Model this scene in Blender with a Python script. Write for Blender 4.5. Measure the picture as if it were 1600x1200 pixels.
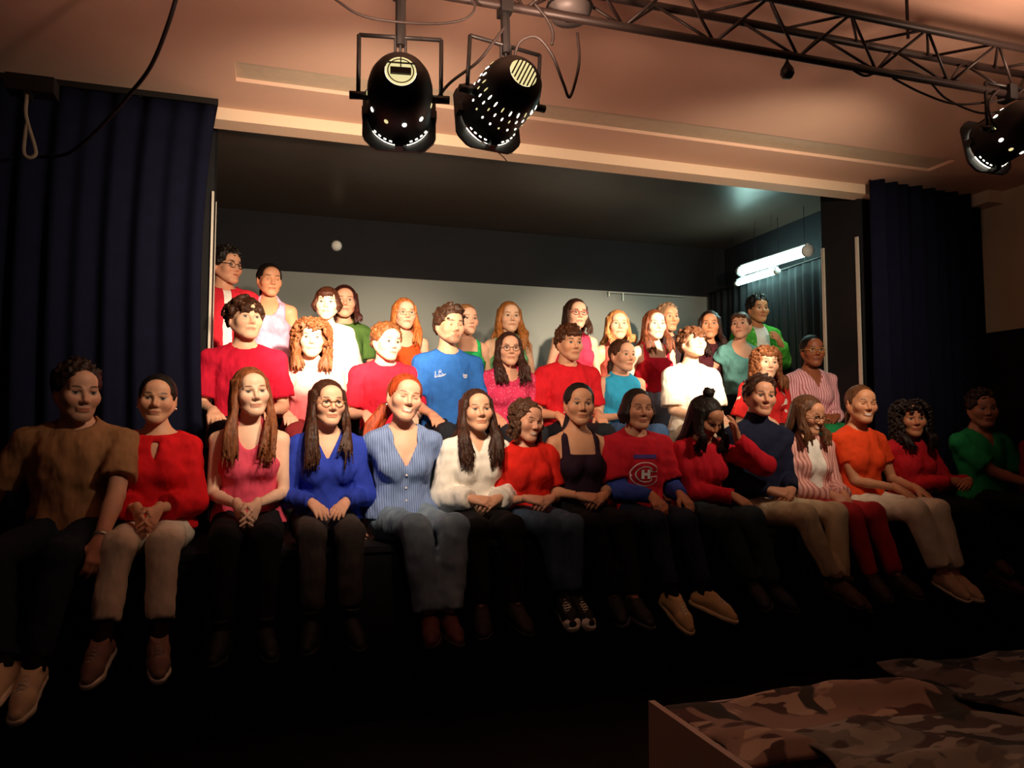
import bpy, math, random
import numpy as np
from mathutils import Vector, Matrix
from mathutils.bvhtree import BVHTree

SC = bpy.context.scene
COL = SC.collection
for o in list(bpy.data.objects):
    bpy.data.objects.remove(o)

# ------------------------------------------------------------------ camera
CAM_H, YAW, PITCH, FPX = 1.45, 17.5, 3.8, 1200.0
cam = bpy.data.objects.new('camera', bpy.data.cameras.new('camera'))
COL.objects.link(cam)
cam.location = (0, 0, CAM_H)
cam.rotation_euler = (math.radians(90 + PITCH), 0, math.radians(-YAW))
cam.data.sensor_width = 36.0
cam.data.lens = FPX * 36.0 / 1600.0
cam.data.clip_start = 0.05
SC.camera = cam
_y, _p = math.radians(YAW), math.radians(PITCH)
FW = np.array([math.sin(_y) * math.cos(_p), math.cos(_y) * math.cos(_p), math.sin(_p)])
RT = np.array([math.cos(_y), -math.sin(_y), 0.0])
UP = np.cross(RT, FW)


def ray(px, py):
    return FW + RT * (px - 800) / FPX - UP * (py - 600) / FPX


def at(px, py, Y):          # the point of the place at depth Y seen at that pixel
    r = ray(px, py)
    return np.array([0, 0, CAM_H]) + r * Y / r[1]


def atz(px, py, z):
    r = ray(px, py)
    return np.array([0, 0, CAM_H]) + r * (z - CAM_H) / r[2]


# ------------------------------------------------------------------ light and exposure
SC.view_settings.view_transform = 'Standard'
SC.view_settings.look = 'None'
SC.view_settings.gamma = 1.0
SC.view_settings.use_curve_mapping = False
SC.view_settings.exposure = 0.0
world = bpy.data.worlds.new('dark_hall')
SC.world = world
world.use_nodes = True
world.node_tree.nodes['Background'].inputs['Color'].default_value = (0.75, 0.75, 1.0, 1)
world.node_tree.nodes['Background'].inputs['Strength'].default_value = 0.0055

WARM = (1.0, 0.77, 0.55)
# narrow beam, wide spill of each spotlight (watts); aim points on the stage
SPOTS = [
    dict(px=(625, 150), aim=(615, 500, 5.5), beam=900, spill=215, beam_deg=27, ceil_fill=30),
    dict(px=(788, 152), aim=(495, 520, 5.4), beam=1300, spill=190, beam_deg=25, ceil_fill=33),
    dict(px=(1583, 205), aim=(1065, 525, 5.6), beam=1700, spill=200, beam_deg=32, ceil_fill=17),
]
TRUSS_Y = 2.6


def add_light(name, kind, loc, energy, color, **kw):
    ld = bpy.data.lights.new(name, kind)
    ld.energy = energy
    ld.color = color
    o = bpy.data.objects.new(name, ld)
    COL.objects.link(o)
    o.location = loc
    for k, v in kw.items():
        setattr(ld, k, v)
    return o


def aim_obj(o, target):
    o.rotation_euler = (Vector(target) - Vector(o.location)).to_track_quat('-Z', 'Y').to_euler()


# ------------------------------------------------------------------ colour and materials
def lin(c):
    if isinstance(c, str):
        c = [int(c[i:i + 2], 16) / 255 for i in (0, 2, 4)]
    return tuple(x / 12.92 if x <= 0.04045 else ((x + 0.055) / 1.055) ** 2.4 for x in c)


_mats = {}


def new_mat(name, rough=0.6, spec=0.4, metal=0.0):
    m = bpy.data.materials.new(name)
    m.use_nodes = True
    b = m.node_tree.nodes['Principled BSDF']
    b.inputs['Roughness'].default_value = rough
    b.inputs['Specular IOR Level'].default_value = spec
    b.inputs['Metallic'].default_value = metal
    return m, m.node_tree, b


def mix_node(nt, fac, a, b):
    n = nt.nodes.new('ShaderNodeMix')
    n.data_type = 'RGBA'
    for sock, v in ((n.inputs[0], fac), (n.inputs[6], a), (n.inputs[7], b)):
        if hasattr(v, 'is_output'):
            nt.links.new(v, sock)
        elif isinstance(v, (int, float)):
            sock.default_value = v
        else:
            sock.default_value = (*v, 1)
    return n.outputs[2]


def noise_node(nt, scale, detail=3, coord='Object', stretch=None, rough=0.55):
    tc = nt.nodes.new('ShaderNodeTexCoord')
    out = tc.outputs[coord]
    if stretch:
        mp = nt.nodes.new('ShaderNodeMapping')
        mp.inputs['Scale'].default_value = stretch
        nt.links.new(out, mp.inputs['Vector'])
        out = mp.outputs[0]
    n = nt.nodes.new('ShaderNodeTexNoise')
    n.inputs['Scale'].default_value = scale
    n.inputs['Detail'].default_value = detail
    n.inputs['Roughness'].default_value = rough
    nt.links.new(out, n.inputs['Vector'])
    return n.outputs['Fac']


def ramp(nt, fac, lo, hi):
    n = nt.nodes.new('ShaderNodeMapRange')
    n.inputs[1].default_value = lo
    n.inputs[2].default_value = hi
    nt.links.new(fac, n.inputs[0])
    return n.outputs[0]


def bump(nt, b, fac, dist, strength=1.0):
    n = nt.nodes.new('ShaderNodeBump')
    n.inputs['Distance'].default_value = dist
    n.inputs['Strength'].default_value = strength
    nt.links.new(fac, n.inputs['Height'])
    nt.links.new(n.outputs[0], b.inputs['Normal'])


def mat(name, color, rough=0.6, spec=0.4, metal=0.0, var=0.12, nscale=20, bscale=0, bdist=0.0):
    key = (name, color, rough, metal)
    if key in _mats:
        return _mats[key]
    m, nt, b = new_mat(name, rough, spec, metal)
    c = lin(color)
    nf = noise_node(nt, nscale)
    nt.links.new(mix_node(nt, nf, tuple(x * (1 - var) for x in c), tuple(min(1, x * (1 + var)) for x in c)),
                 b.inputs['Base Color'])
    if bscale:
        bump(nt, b, noise_node(nt, bscale), bdist)
    _mats[key] = m
    return m


def glow_mat(name, color, strength):
    key = (name, strength)
    if key in _mats:
        return _mats[key]
    m, nt, b = new_mat(name, 0.5)
    c = lin(color)
    b.inputs['Base Color'].default_value = (*c, 1)
    b.inputs['Emission Color'].default_value = (*c, 1)
    b.inputs['Emission Strength'].default_value = strength
    _mats[key] = m
    return m


def cloth(color, kind='plain', color2=None, freq=90):
    key = ('cloth', color, kind, color2, freq)
    if key in _mats:
        return _mats[key]
    m, nt, b = new_mat('fabric_' + kind, 0.85, 0.2)
    c = lin(color)
    nf = noise_node(nt, 14, 4)
    base = mix_node(nt, ramp(nt, nf, 0.3, 0.7), tuple(x * 0.86 for x in c), tuple(min(1, x * 1.1) for x in c))
    if kind == 'stripes':
        tc = nt.nodes.new('ShaderNodeTexCoord')
        w = nt.nodes.new('ShaderNodeTexWave')
        w.bands_direction = 'X'
        w.inputs['Scale'].default_value = freq
        w.inputs['Distortion'].default_value = 0.6
        w.inputs['Detail Scale'].default_value = 0.6
        nt.links.new(tc.outputs['Object'], w.inputs['Vector'])
        base = mix_node(nt, ramp(nt, w.outputs['Fac'], 0.5, 0.8), base, lin(color2))
    elif kind == 'denim':
        base = mix_node(nt, ramp(nt, noise_node(nt, 6, 2), 0.45, 0.75), base, lin(color2 or color))
    elif kind == 'fade':      # pale above, darker at the hem: spotlight overexposure put into the colour
        tc = nt.nodes.new('ShaderNodeTexCoord')
        sp = nt.nodes.new('ShaderNodeSeparateXYZ')
        nt.links.new(tc.outputs['Object'], sp.inputs[0])
        base = mix_node(nt, ramp(nt, sp.outputs['Z'], 0.46, 0.30), base, lin(color2))
    elif kind == 'print':
        base = mix_node(nt, ramp(nt, noise_node(nt, 20, 0), 0.68, 0.70), base, lin(color2))
    elif kind == 'sequin':
        base = mix_node(nt, ramp(nt, noise_node(nt, 90, 0), 0.66, 0.72), base, lin(color2))
    elif kind == 'halves':    # the jersey: second colour on the lower sleeves
        pass
    nt.links.new(base, b.inputs['Base Color'])
    b1 = nt.nodes.new('ShaderNodeBump')      # soft folds, then weave
    b1.inputs['Distance'].default_value = 0.05
    b1.inputs['Strength'].default_value = 0.55
    fold = noise_node(nt, 7.5, 2, stretch=(1.5, 1.2, 0.75))
    nt.links.new(fold, b1.inputs['Height'])
    b2 = nt.nodes.new('ShaderNodeBump')
    b2.inputs['Distance'].default_value = 0.0012
    b2.inputs['Strength'].default_value = 0.6
    nt.links.new(noise_node(nt, 260, 2), b2.inputs['Height'])
    nt.links.new(b1.outputs[0], b2.inputs['Normal'])
    nt.links.new(b2.outputs[0], b.inputs['Normal'])
    _mats[key] = m
    return m


def hair_mat(color):
    key = ('hair', color)
    if key in _mats:
        return _mats[key]
    m, nt, b = new_mat('hair_strands', 0.5, 0.3)
    c = lin(color)
    nf = noise_node(nt, 60, 3, stretch=(1, 1, 0.18))
    nt.links.new(mix_node(nt, ramp(nt, nf, 0.3, 0.7), tuple(x * 0.5 for x in c), tuple(min(1, x * 1.45) for x in c)),
                 b.inputs['Base Color'])
    bump(nt, b, noise_node(nt, 160, 3, stretch=(1, 1, 0.12)), 0.004, 0.8)
    _mats[key] = m
    return m


def skin_mat():
    if 'skin' in _mats:
        return _mats['skin']
    m, nt, b = new_mat('skin', 0.5, 0.35)
    a = nt.nodes.new('ShaderNodeAttribute')
    a.attribute_name = 'tint'
    nf = noise_node(nt, 30, 3)
    mul = nt.nodes.new('ShaderNodeMix')
    mul.data_type = 'RGBA'
    mul.blend_type = 'MULTIPLY'
    mul.inputs[0].default_value = 1.0
    nt.links.new(a.outputs['Color'], mul.inputs[6])
    nt.links.new(mix_node(nt, nf, (0.88, 0.86, 0.86), (1, 1, 1)), mul.inputs[7])
    nt.links.new(mul.outputs[2], b.inputs['Base Color'])
    _mats['skin'] = m
    return m


# ------------------------------------------------------------------ mesh helpers
def mesh_np(name, V, Q, T=None):
    """V (n,3), Q (m,4) quads, T (k,3) triangles"""
    me = bpy.data.meshes.new(name)
    Q = np.asarray(Q, np.int32).reshape(-1, 4)
    T = np.zeros((0, 3), np.int32) if T is None else np.asarray(T, np.int32).reshape(-1, 3)
    me.vertices.add(len(V))
    me.vertices.foreach_set('co', np.asarray(V, np.float32).ravel())
    nl = Q.size + T.size
    me.loops.add(nl)
    me.loops.foreach_set('vertex_index', np.concatenate([Q.ravel(), T.ravel()]).astype(np.int32))
    n = len(Q) + len(T)
    me.polygons.add(n)
    st = np.concatenate([np.arange(len(Q)) * 4, Q.size + np.arange(len(T)) * 3]).astype(np.int32)
    me.polygons.foreach_set('loop_start', st)
    me.polygons.foreach_set('use_smooth', np.ones(n, bool))
    me.update(calc_edges=True)
    me.validate()
    return me


def link(name, me, material=None, parent=None, loc=None, rot=None):
    o = bpy.data.objects.new(name, me)
    COL.objects.link(o)
    if material is not None and me is not None and len(me.materials) == 0:
        me.materials.append(material)
    if parent is not None:
        o.parent = parent
    if loc is not None:
        o.location = loc
    if rot is not None:
        o.rotation_euler = rot
    return o


def tag(o, label=None, cat=None, group=None, kind=None):
    if label:
        o['label'] = label
    if cat:
        o['category'] = cat
    if group:
        o['group'] = group
    if kind:
        o['kind'] = kind
    return o


class MB:
    """collects boxes, tubes and lathes into one mesh"""

    def __init__(s):
        s.v, s.f = [], []

    def add(s, v, f):
        n = len(s.v)
        s.v += [tuple(map(float, p)) for p in v]
        s.f += [tuple(i + n for i in q) for q in f]
        return s

    def box(s, lo, hi, M=None):
        (a, b, c), (d, e, g) = lo, hi
        v = [(a, b, c), (d, b, c), (d, e, c), (a, e, c), (a, b, g), (d, b, g), (d, e, g), (a, e, g)]
        if M is not None:
            v = [M @ Vector(p) for p in v]
        return s.add(v, [(0, 3, 2, 1), (4, 5, 6, 7), (0, 1, 5, 4), (1, 2, 6, 5), (2, 3, 7, 6), (3, 0, 4, 7)])

    def tube(s, pts, r, n=8, closed=False, caps=True):
        pts = [Vector(p) for p in pts]
        m = len(pts)
        rr = r if hasattr(r, '__len__') else [r] * m
        ref = None
        v, f = [], []
        for i, p in enumerate(pts):
            if closed:
                t = pts[(i + 1) % m] - pts[i - 1]
            else:
                t = pts[min(i + 1, m - 1)] - pts[max(i - 1, 0)]
            t.normalize()
            if ref is None:
                ref = t.orthogonal().normalized()
            ref = (ref - t * ref.dot(t)).normalized()
            b = t.cross(ref)
            for k in range(n):
                a = 2 * math.pi * k / n
                v.append(p + (ref * math.cos(a) + b * math.sin(a)) * rr[i])
        for i in range(m if closed else m - 1):
            j = (i + 1) % m
            for k in range(n):
                l = (k + 1) % n
                f.append((i * n + k, i * n + l, j * n + l, j * n + k))
        if caps and not closed:
            f.append(tuple(range(n))[::-1])
            f.append(tuple((m - 1) * n + k for k in range(n)))
        return s.add(v, f)

    def lathe(s, prof, n=32, M=None, a0=0, a1=None):
        """prof list of (radius, z)"""
        full = a1 is None
        a1 = 2 * math.pi if full else a1
        cols = n if full else n + 1
        v, f = [], []
        for (r, z) in prof:
            for k in range(cols):
                a = a0 + (a1 - a0) * k / n
                p = Vector((r * math.cos(a), r * math.sin(a), z))
                v.append(M @ p if M is not None else p)
        for i in range(len(prof) - 1):
            for k in range(n):
                l = (k + 1) % cols
                f.append((i * cols + k, i * cols + l, (i + 1) * cols + l, (i + 1) * cols + k))
        return s.add(v, f)

    def prism(s, poly, z0, z1, M=None):
        n = len(poly)
        v = [Vector((x, y, z0)) for x, y in poly] + [Vector((x, y, z1)) for x, y in poly]
        if M is not None:
            v = [M @ p for p in v]
        f = [tuple(range(n))[::-1], tuple(range(n, 2 * n))]
        f += [(k, (k + 1) % n, n + (k + 1) % n, n + k) for k in range(n)]
        return s.add(v, f)

    def mesh(s, name, smooth=False):
        me = bpy.data.meshes.new(name)
        me.from_pydata(s.v, [], s.f)
        if smooth:
            for p in me.polygons:
                p.use_smooth = True
        me.update()
        return me

    def build(s, name, material, parent=None, smooth=False, **kw):
        return link(name, s.mesh(name, smooth), material, parent, **kw)


def crom(pts, n=8):
    P = [np.array(p, float) for p in pts]
    P = [2 * P[0] - P[1]] + P + [2 * P[-1] - P[-2]]
    out = []
    for i in range(1, len(P) - 2):
        for k in range(n):
            t = k / n
            a, b, c, d = P[i - 1:i + 3]
            out.append(0.5 * (2 * b + (c - a) * t + (2 * a - 5 * b + 4 * c - d) * t * t + (3 * b - a - 3 * c + d) * t ** 3))
    out.append(P[-2])
    return out


def empty(name, loc=(0, 0, 0), rz=0):
    o = bpy.data.objects.new(name, None)
    COL.objects.link(o)
    o.location = loc
    o.rotation_euler = (0, 0, rz)
    o.empty_display_size = 0.1
    return o


def struct(o):
    o['kind'] = 'structure'
    return o


# ------------------------------------------------------------------ distance fields -> meshes
class Field:
    def __init__(s, lo, hi, h):
        s.h = h
        s.lo = np.array(lo, float) - 2 * h
        s.n = np.ceil((np.array(hi, float) + 2 * h - s.lo) / h).astype(int) + 1
        s.ax = [(s.lo[i] + h * np.arange(s.n[i])).astype(np.float32) for i in range(3)]
        s.d = np.full(s.n, 0.5, np.float32)

    def win(s, lo, hi):
        sl = []
        for i in range(3):
            a = int(max(0, math.floor((lo[i] - s.lo[i]) / s.h)))
            b = int(min(s.n[i], math.ceil((hi[i] - s.lo[i]) / s.h) + 1))
            if b <= a:
                return None, None
            sl.append(slice(a, b))
        X = s.ax[0][sl[0]][:, None, None]
        Y = s.ax[1][sl[1]][None, :, None]
        Z = s.ax[2][sl[2]][None, None, :]
        return tuple(sl), (X, Y, Z)

    def put(s, sl, e, k, mode='add'):
        a = s.d[sl]
        if mode == 'add':
            if k > 0:
                hh = np.maximum(k - np.abs(a - e), 0) / k
                s.d[sl] = np.minimum(a, e) - hh * hh * k * 0.25
            else:
                s.d[sl] = np.minimum(a, e)
        else:
            e = -e
            if k > 0:
                hh = np.maximum(k - np.abs(a - e), 0) / k
                s.d[sl] = np.maximum(a, e) + hh * hh * k * 0.25
            else:
                s.d[sl] = np.maximum(a, e)

    def cone(s, a, b, ra, rb, k=0.0, mode='add', cut=None, cut0=None, flat=None):
        """tapered capsule; cut trims its far end flat"""
        a = np.array(a, float)
        b = np.array(b, float)
        pad = max(ra, rb) + k + 2 * s.h
        sl, P = s.win(np.minimum(a, b) - pad, np.maximum(a, b) + pad)
        if sl is None:
            return
        X, Y, Z = P
        ba = b - a
        L2 = float(ba @ ba) + 1e-12
        dx, dy, dz = X - a[0], Y - a[1], Z - a[2]
        t = (dx * ba[0] + dy * ba[1] + dz * ba[2]) / L2
        tc = np.clip(t, 0, 1)
        e = np.sqrt((dx - tc * ba[0]) ** 2 + (dy - tc * ba[1]) ** 2 + (dz - tc * ba[2]) ** 2) - (ra + (rb - ra) * tc)
        if cut is not None:
            e = np.maximum(e, (t - cut) * math.sqrt(L2))
        s.put(sl, e.astype(np.float32), k, mode)

    def chain(s, pts, radii, k=0.0, **kw):
        for i in range(len(pts) - 1):
            s.cone(pts[i], pts[i + 1], radii[i], radii[i + 1], k, **kw)

    def ball(s, c, r, k=0.0, mode='add', R=None):
        """ellipsoid with radii r, axes R (3x3, columns)"""
        c = np.array(c, float)
        r = np.array(r if hasattr(r, '__len__') else [r] * 3, float)
        pad = r.max() + k + 2 * s.h
        ext = r + k + 2 * s.h if R is None else np.full(3, pad)
        sl, P = s.win(c - ext, c + ext)
        if sl is None:
            return
        X, Y, Z = P[0] - c[0], P[1] - c[1], P[2] - c[2]
        if R is not None:
            X, Y, Z = (R[0, 0] * X + R[1, 0] * Y + R[2, 0] * Z, R[0, 1] * X + R[1, 1] * Y + R[2, 1] * Z,
                       R[0, 2] * X + R[1, 2] * Y + R[2, 2] * Z)
        if r[0] == r[1] == r[2]:
            e = np.sqrt(X * X + Y * Y + Z * Z) - r[0]
        else:
            k0 = np.sqrt((X / r[0]) ** 2 + (Y / r[1]) ** 2 + (Z / r[2]) ** 2) + 1e-9
            k1 = np.sqrt((X / r[0] ** 2) ** 2 + (Y / r[1] ** 2) ** 2 + (Z / r[2] ** 2) ** 2) + 1e-9
            e = k0 * (k0 - 1) / k1
        s.put(sl, e.astype(np.float32), k, mode)

    def grid(s):
        return s.ax[0][:, None, None], s.ax[1][None, :, None], s.ax[2][None, None, :]

    def wob(s, amp, freq, seed=0, stretch=(1, 1, 1)):
        rng = np.random.RandomState(seed)
        X, Y, Z = s.grid()
        w = 0
        for i in range(4):
            v = rng.normal(size=3)
            v = v / np.linalg.norm(v) * freq * (0.6 + 0.3 * i) * np.array(stretch)
            w = w + np.sin(X * v[0] + Y * v[1] + Z * v[2] + rng.uniform(0, 6.28)) / (1 + 0.5 * i)
        s.d += (amp * 0.5 * w).astype(np.float32)

    def extract(s):
        d = s.d
        d[0], d[-1] = 1, 1
        d[:, 0], d[:, -1] = 1, 1
        d[:, :, 0], d[:, :, -1] = 1, 1
        ins = d < 0
        c = ins[:-1, :-1, :-1].astype(np.int8)
        tot = c.copy()
        for i, j, k in ((1, 0, 0), (0, 1, 0), (0, 0, 1), (1, 1, 0), (1, 0, 1), (0, 1, 1), (1, 1, 1)):
            tot += ins[i:ins.shape[0] - 1 + i, j:ins.shape[1] - 1 + j, k:ins.shape[2] - 1 + k]
        act = (tot > 0) & (tot < 8)
        I, J, K = np.nonzero(act)
        n = len(I)
        off = [(0, 0, 0), (1, 0, 0), (0, 1, 0), (1, 1, 0), (0, 0, 1), (1, 0, 1), (0, 1, 1), (1, 1, 1)]
        cv = [d[I + a, J + b, K + e] for a, b, e in off]
        acc = np.zeros((n, 3), np.float32)
        cnt = np.zeros(n, np.float32)
        for a, b in ((0, 1), (2, 3), (4, 5), (6, 7), (0, 2), (1, 3), (4, 6), (5, 7), (0, 4), (1, 5), (2, 6), (3, 7)):
            m = (cv[a] < 0) != (cv[b] < 0)
            den = cv[a] - cv[b]
            t = np.where(m, cv[a] / np.where(den == 0, 1, den), 0)
            oa, ob = np.array(off[a], np.float32), np.array(off[b], np.float32)
            acc += np.where(m[:, None], oa + t[:, None] * (ob - oa), 0)
            cnt += m
        V = (np.stack([I, J, K], 1) + acc / np.maximum(cnt, 1)[:, None]) * s.h + s.lo
        idx = np.full(act.shape, -1, np.int32)
        idx[I, J, K] = np.arange(n)
        quads = []
        for axis in range(3):
            sh = [slice(1, -1)] * 3
            sh[axis] = slice(0, -1)
            sh2 = list(sh)
            sh2[axis] = slice(1, None)
            a, b = ins[tuple(sh)], ins[tuple(sh2)]
            ch = a != b
            P = list(np.nonzero(ch))
            flip = a[tuple(P)]
            base = [p.copy() for p in P]
            for q in range(3):
                if q != axis:
                    base[q] = base[q] + 1
            u, v = [(1, 2), (2, 0), (0, 1)][axis]

            def cell(du, dv):
                c_ = [x.copy() for x in base]
                c_[u] -= du
                c_[v] -= dv
                return idx[tuple(c_)]
            q = np.stack([cell(1, 1), cell(0, 1), cell(0, 0), cell(1, 0)], 1)
            q[~flip] = q[~flip][:, ::-1]
            quads.append(q)
        Q = np.concatenate(quads)
        Q = Q[(Q >= 0).all(1)]
        return V.astype(np.float32), Q


def rotm(yaw=0, pitch=0, roll=0):
    """yaw about Z, then pitch about X (positive looks down, face towards -Y), then roll about Y; degrees"""
    return np.array(Matrix.Rotation(math.radians(yaw), 3, 'Z') @ Matrix.Rotation(math.radians(pitch), 3, 'X')
                    @ Matrix.Rotation(math.radians(roll), 3, 'Y'))


def unit(v):
    v = np.array(v, float)
    return v / (np.linalg.norm(v) + 1e-9)


# ------------------------------------------------------------------ people
SKIN_PALE, SKIN_MID, SKIN_TAN, SKIN_DARK = 'e8b89c', 'dca588', 'c98d6c', '9a5c3e'


def head_field(c):
    """head in its own frame: origin mid-head, face towards -Y, unscaled (height about .225)"""
    F = Field((-.10, -.135, -.125), (.10, .125, .13), .0043 if c['near'] else .0054)
    fem = c.get('sex', 'f') == 'f'
    w, jaw = c.get('fw', 1.0), c.get('jaw', 0.94 if fem else 1.04) + c.get('dj', 0)
    sm = c.get('smile', 0.0)
    F.ball((0, .016, .028), (.075 * w, .094, .084))
    F.ball((0, -.028, -.022), (.062 * w * (0.5 + .5 * jaw), .066, .082), .03)
    F.ball((0, -.068, .045), (.050 * w, .030, .040), .03)                 # forehead
    for sx in (-1, 1):
        F.cone((sx * .056 * w, .004, -.04), (sx * .022 * jaw, -.066, -.094), .020, .016, .03)
        F.ball((sx * .041 * w, -.064, -.024 + .004 * sm), .028, .025)     # cheek
    F.ball((0, -.074, -.096), (.023 * jaw, .018, .018), .022)             # chin
    for sx in (-1, 1):
        F.ball((sx * .032, -.104, .001), (.019, .020, .012), .014, 'sub')  # eye socket
        F.ball((sx * .032, -.0775, .000), .0135, .003)
        F.cone((sx * .012, -.0935, .0185), (sx * .046, -.080, .019), .0065, .006, .010)   # brow
    F.cone((0, -.090, .012), (0, -.108, -.027), .0072, .0105, .010)
    for sx in (-1, 1):
        F.ball((sx * .0115, -.098, -.0325), .0078, .007)
    b = sm * 7
    for x0 in (-.021, -.0105, 0, .0105):
        x1 = x0 + .0105
        yy = lambda x: -.0905 + 9 * x * x
        F.cone((x0, yy(x0), -.0575 + b * x0 * x0), (x1, yy(x1), -.0575 + b * x1 * x1), .0050, .0050, .006)
        F.cone((x0 * .9, yy(x0) + .001, -.0690 + b * x0 * x0), (x1 * .9, yy(x1) + .001, -.0690 + b * x1 * x1), .0056, .0056, .006)
    for sx in (-1, 1):
        F.ball((sx * .0765 * w, .016, -.006), (.009, .021, .031), .008, R=rotm(sx * 22))
        F.ball((sx * .085 * w, .010, -.004), (.006, .010, .016), .004, 'sub')
    return F.extract()


def head_tint(V, c):
    x, y, z = V[:, 0], V[:, 1], V[:, 2]
    ax = np.abs(x)
    skin = np.array(lin(c.get('skin', SKIN_PALE)))
    C = np.tile(skin, (len(V), 1)).astype(np.float32)

    def mixc(mask, col, a=1.0):
        a = (np.clip(mask, 0, 1) * a)[:, None]
        C[:] = C * (1 - a) + np.array(col) * a
    front = y < -.045
    soft = lambda v, e: np.clip((1 - v) / e, 0, 1)
    red = skin * np.array((1.0, .72, .70))
    mixc(front * soft(((ax - .042) / .024) ** 2 + ((z + .028) / .022) ** 2, .7), red, .45)
    mixc(front * soft((x / .016) ** 2 + ((z + .03) / .016) ** 2, .7), red, .35)
    mixc((y > -.03) * (ax > .068), red, .4)
    if c.get('beard', 0):
        bd = np.array(lin(c['hair_col']))
        m = soft((x / .062) ** 2 + ((z + .098) / .040) ** 2, .4) * (y < .0)
        m = np.maximum(m, front * soft((x / .032) ** 2 + ((z + .0475) / .007) ** 2, .5))
        mixc(m, bd, c['beard'])
    sm = c.get('smile', 0)
    zc = -.0635 + sm * 7 * x * x
    lip = np.array(lin(c['lip'])) if 'lip' in c else skin * np.array((.80, .42, .42))
    mixc(front * soft((x / .0265) ** 2 + ((z - zc) / .0100) ** 2, .35), lip, .8)
    if sm > .6:
        mixc(front * soft((x / .024) ** 2 + ((z - zc) / .0058) ** 2, .4), (.86, .80, .74), 1)
        mixc(front * soft((x / .027) ** 2 + ((z - zc + .0062) / .0016) ** 2, .7), skin * .25, .6)
    else:
        mixc(front * soft((x / .025) ** 2 + ((z - zc) / .0022) ** 2, .7), skin * .22, .8)
    mixc(front * soft(((ax - .0075) / .0045) ** 2 + ((z + .041) / .003) ** 2, .8), skin * .3, .45)
    dark = np.array(lin(c['hair_col'])) * .45
    shut = c.get('shut', .0)
    u = (ax - .032) / .0165
    mixc(front * soft(u ** 2 + ((z - .001) / .0095) ** 2, .5), skin * np.array((.62, .5, .5)), .6)
    if shut < .5:
        mixc(front * soft(u ** 2 + ((z - .0005) / .0062) ** 2, .4), (.42, .36, .32), 1)
        mixc(front * soft(((ax - .032 - c.get('gaze', 0) * np.sign(x)) / .0085) ** 2 + ((z - .001) / .0072) ** 2, .4), (.02, .013, .009), 1)
        mixc(front * soft(u ** 2 + ((z - .0055 + 4 * (ax - .032) ** 2) / .0036) ** 2, .5), (.012, .008, .006), .95)
    else:
        mixc(front * soft(u ** 2 + ((z + .002 - 5 * (ax - .032) ** 2) / .0030) ** 2, .6), (.015, .010, .008), .9)
    bz = .0215 + .004 * np.sin(np.clip((ax - .010) / .042, 0, 1) * 2.4)
    mixc(front * soft(((ax - .031) / .0205) ** 4 + ((z - bz) / (.0042 if c.get('sex', 'f') == 'f' else .0056)) ** 2, .5), dark, .85)
    return C


_hand_cache = {}


def hand_mesh(curl, near=True):
    """right-hand template: wrist at origin, fingers along +Z, back of the hand +Y, thumb side +X"""
    if (curl, near) in _hand_cache:
        return _hand_cache[(curl, near)]
    F = Field((-.07, -.10, -.03), (.09, .05, .20), .0052 if near else .0066)
    kx = (.029, .0095, -.010, -.0275)
    kz = (.086, .091, .086, .077)
    ln = (.070, .078, .073, .057)
    F.cone((0, 0, -.02), (0, -.001, .03), .024, .024)
    for i in range(4):
        F.cone((kx[i] * .62, 0, .012), (kx[i], 0, kz[i]), .0145, .0118, .014)
    for i in range(4):
        p = np.array((kx[i], 0, kz[i]))
        a = math.radians(curl * (.8 + .12 * i))
        sp = kx[i] * .9
        for j, (f, r0, r1) in enumerate(((.44, .0098, .0088), (.31, .0088, .0080), (.25, .0080, .0068))):
            d = unit((sp, -math.sin(a), math.cos(a)))
            q = p + d * ln[i] * f
            F.cone(p, q, r0, r1, .0022)
            p = q
            a += math.radians(curl * (1.15 - .2 * j))
    t = math.radians(curl * .5)
    F.chain([(.016, -.006, .018), (.040, -.012 - .01 * t, .045), (.052, -.018 - .03 * t, .072), (.050 - .01 * t, -.022 - .05 * t, .096)],
            [.015, .0125, .0102, .0080], .008)
    _hand_cache[(curl, near)] = F.extract()
    return _hand_cache[(curl, near)]


def ik(S, W, l1, l2, pole):
    S, W = np.array(S, float), np.array(W, float)
    v = W - S
    L = np.linalg.norm(v)
    if L > (l1 + l2) * .995:
        W = S + v * (l1 + l2) * .995 / L
        v = W - S
        L = np.linalg.norm(v)
    n = v / L
    a = (l1 * l1 - l2 * l2 + L * L) / (2 * L)
    h = math.sqrt(max(l1 * l1 - a * a, 0))
    pl = np.array(pole, float)
    pl = unit(pl - n * (pl @ n))
    return S + n * a + pl * h, W


SHOES = {}


def paint(name, me, material, parent=None):
    """an object that shares its mesh and carries its own material"""
    if len(me.materials) == 0:
        me.materials.append(material)
    o = link(name, me, None, parent)
    o.material_slots[0].link = 'OBJECT'
    o.material_slots[0].material = material
    return o



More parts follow.
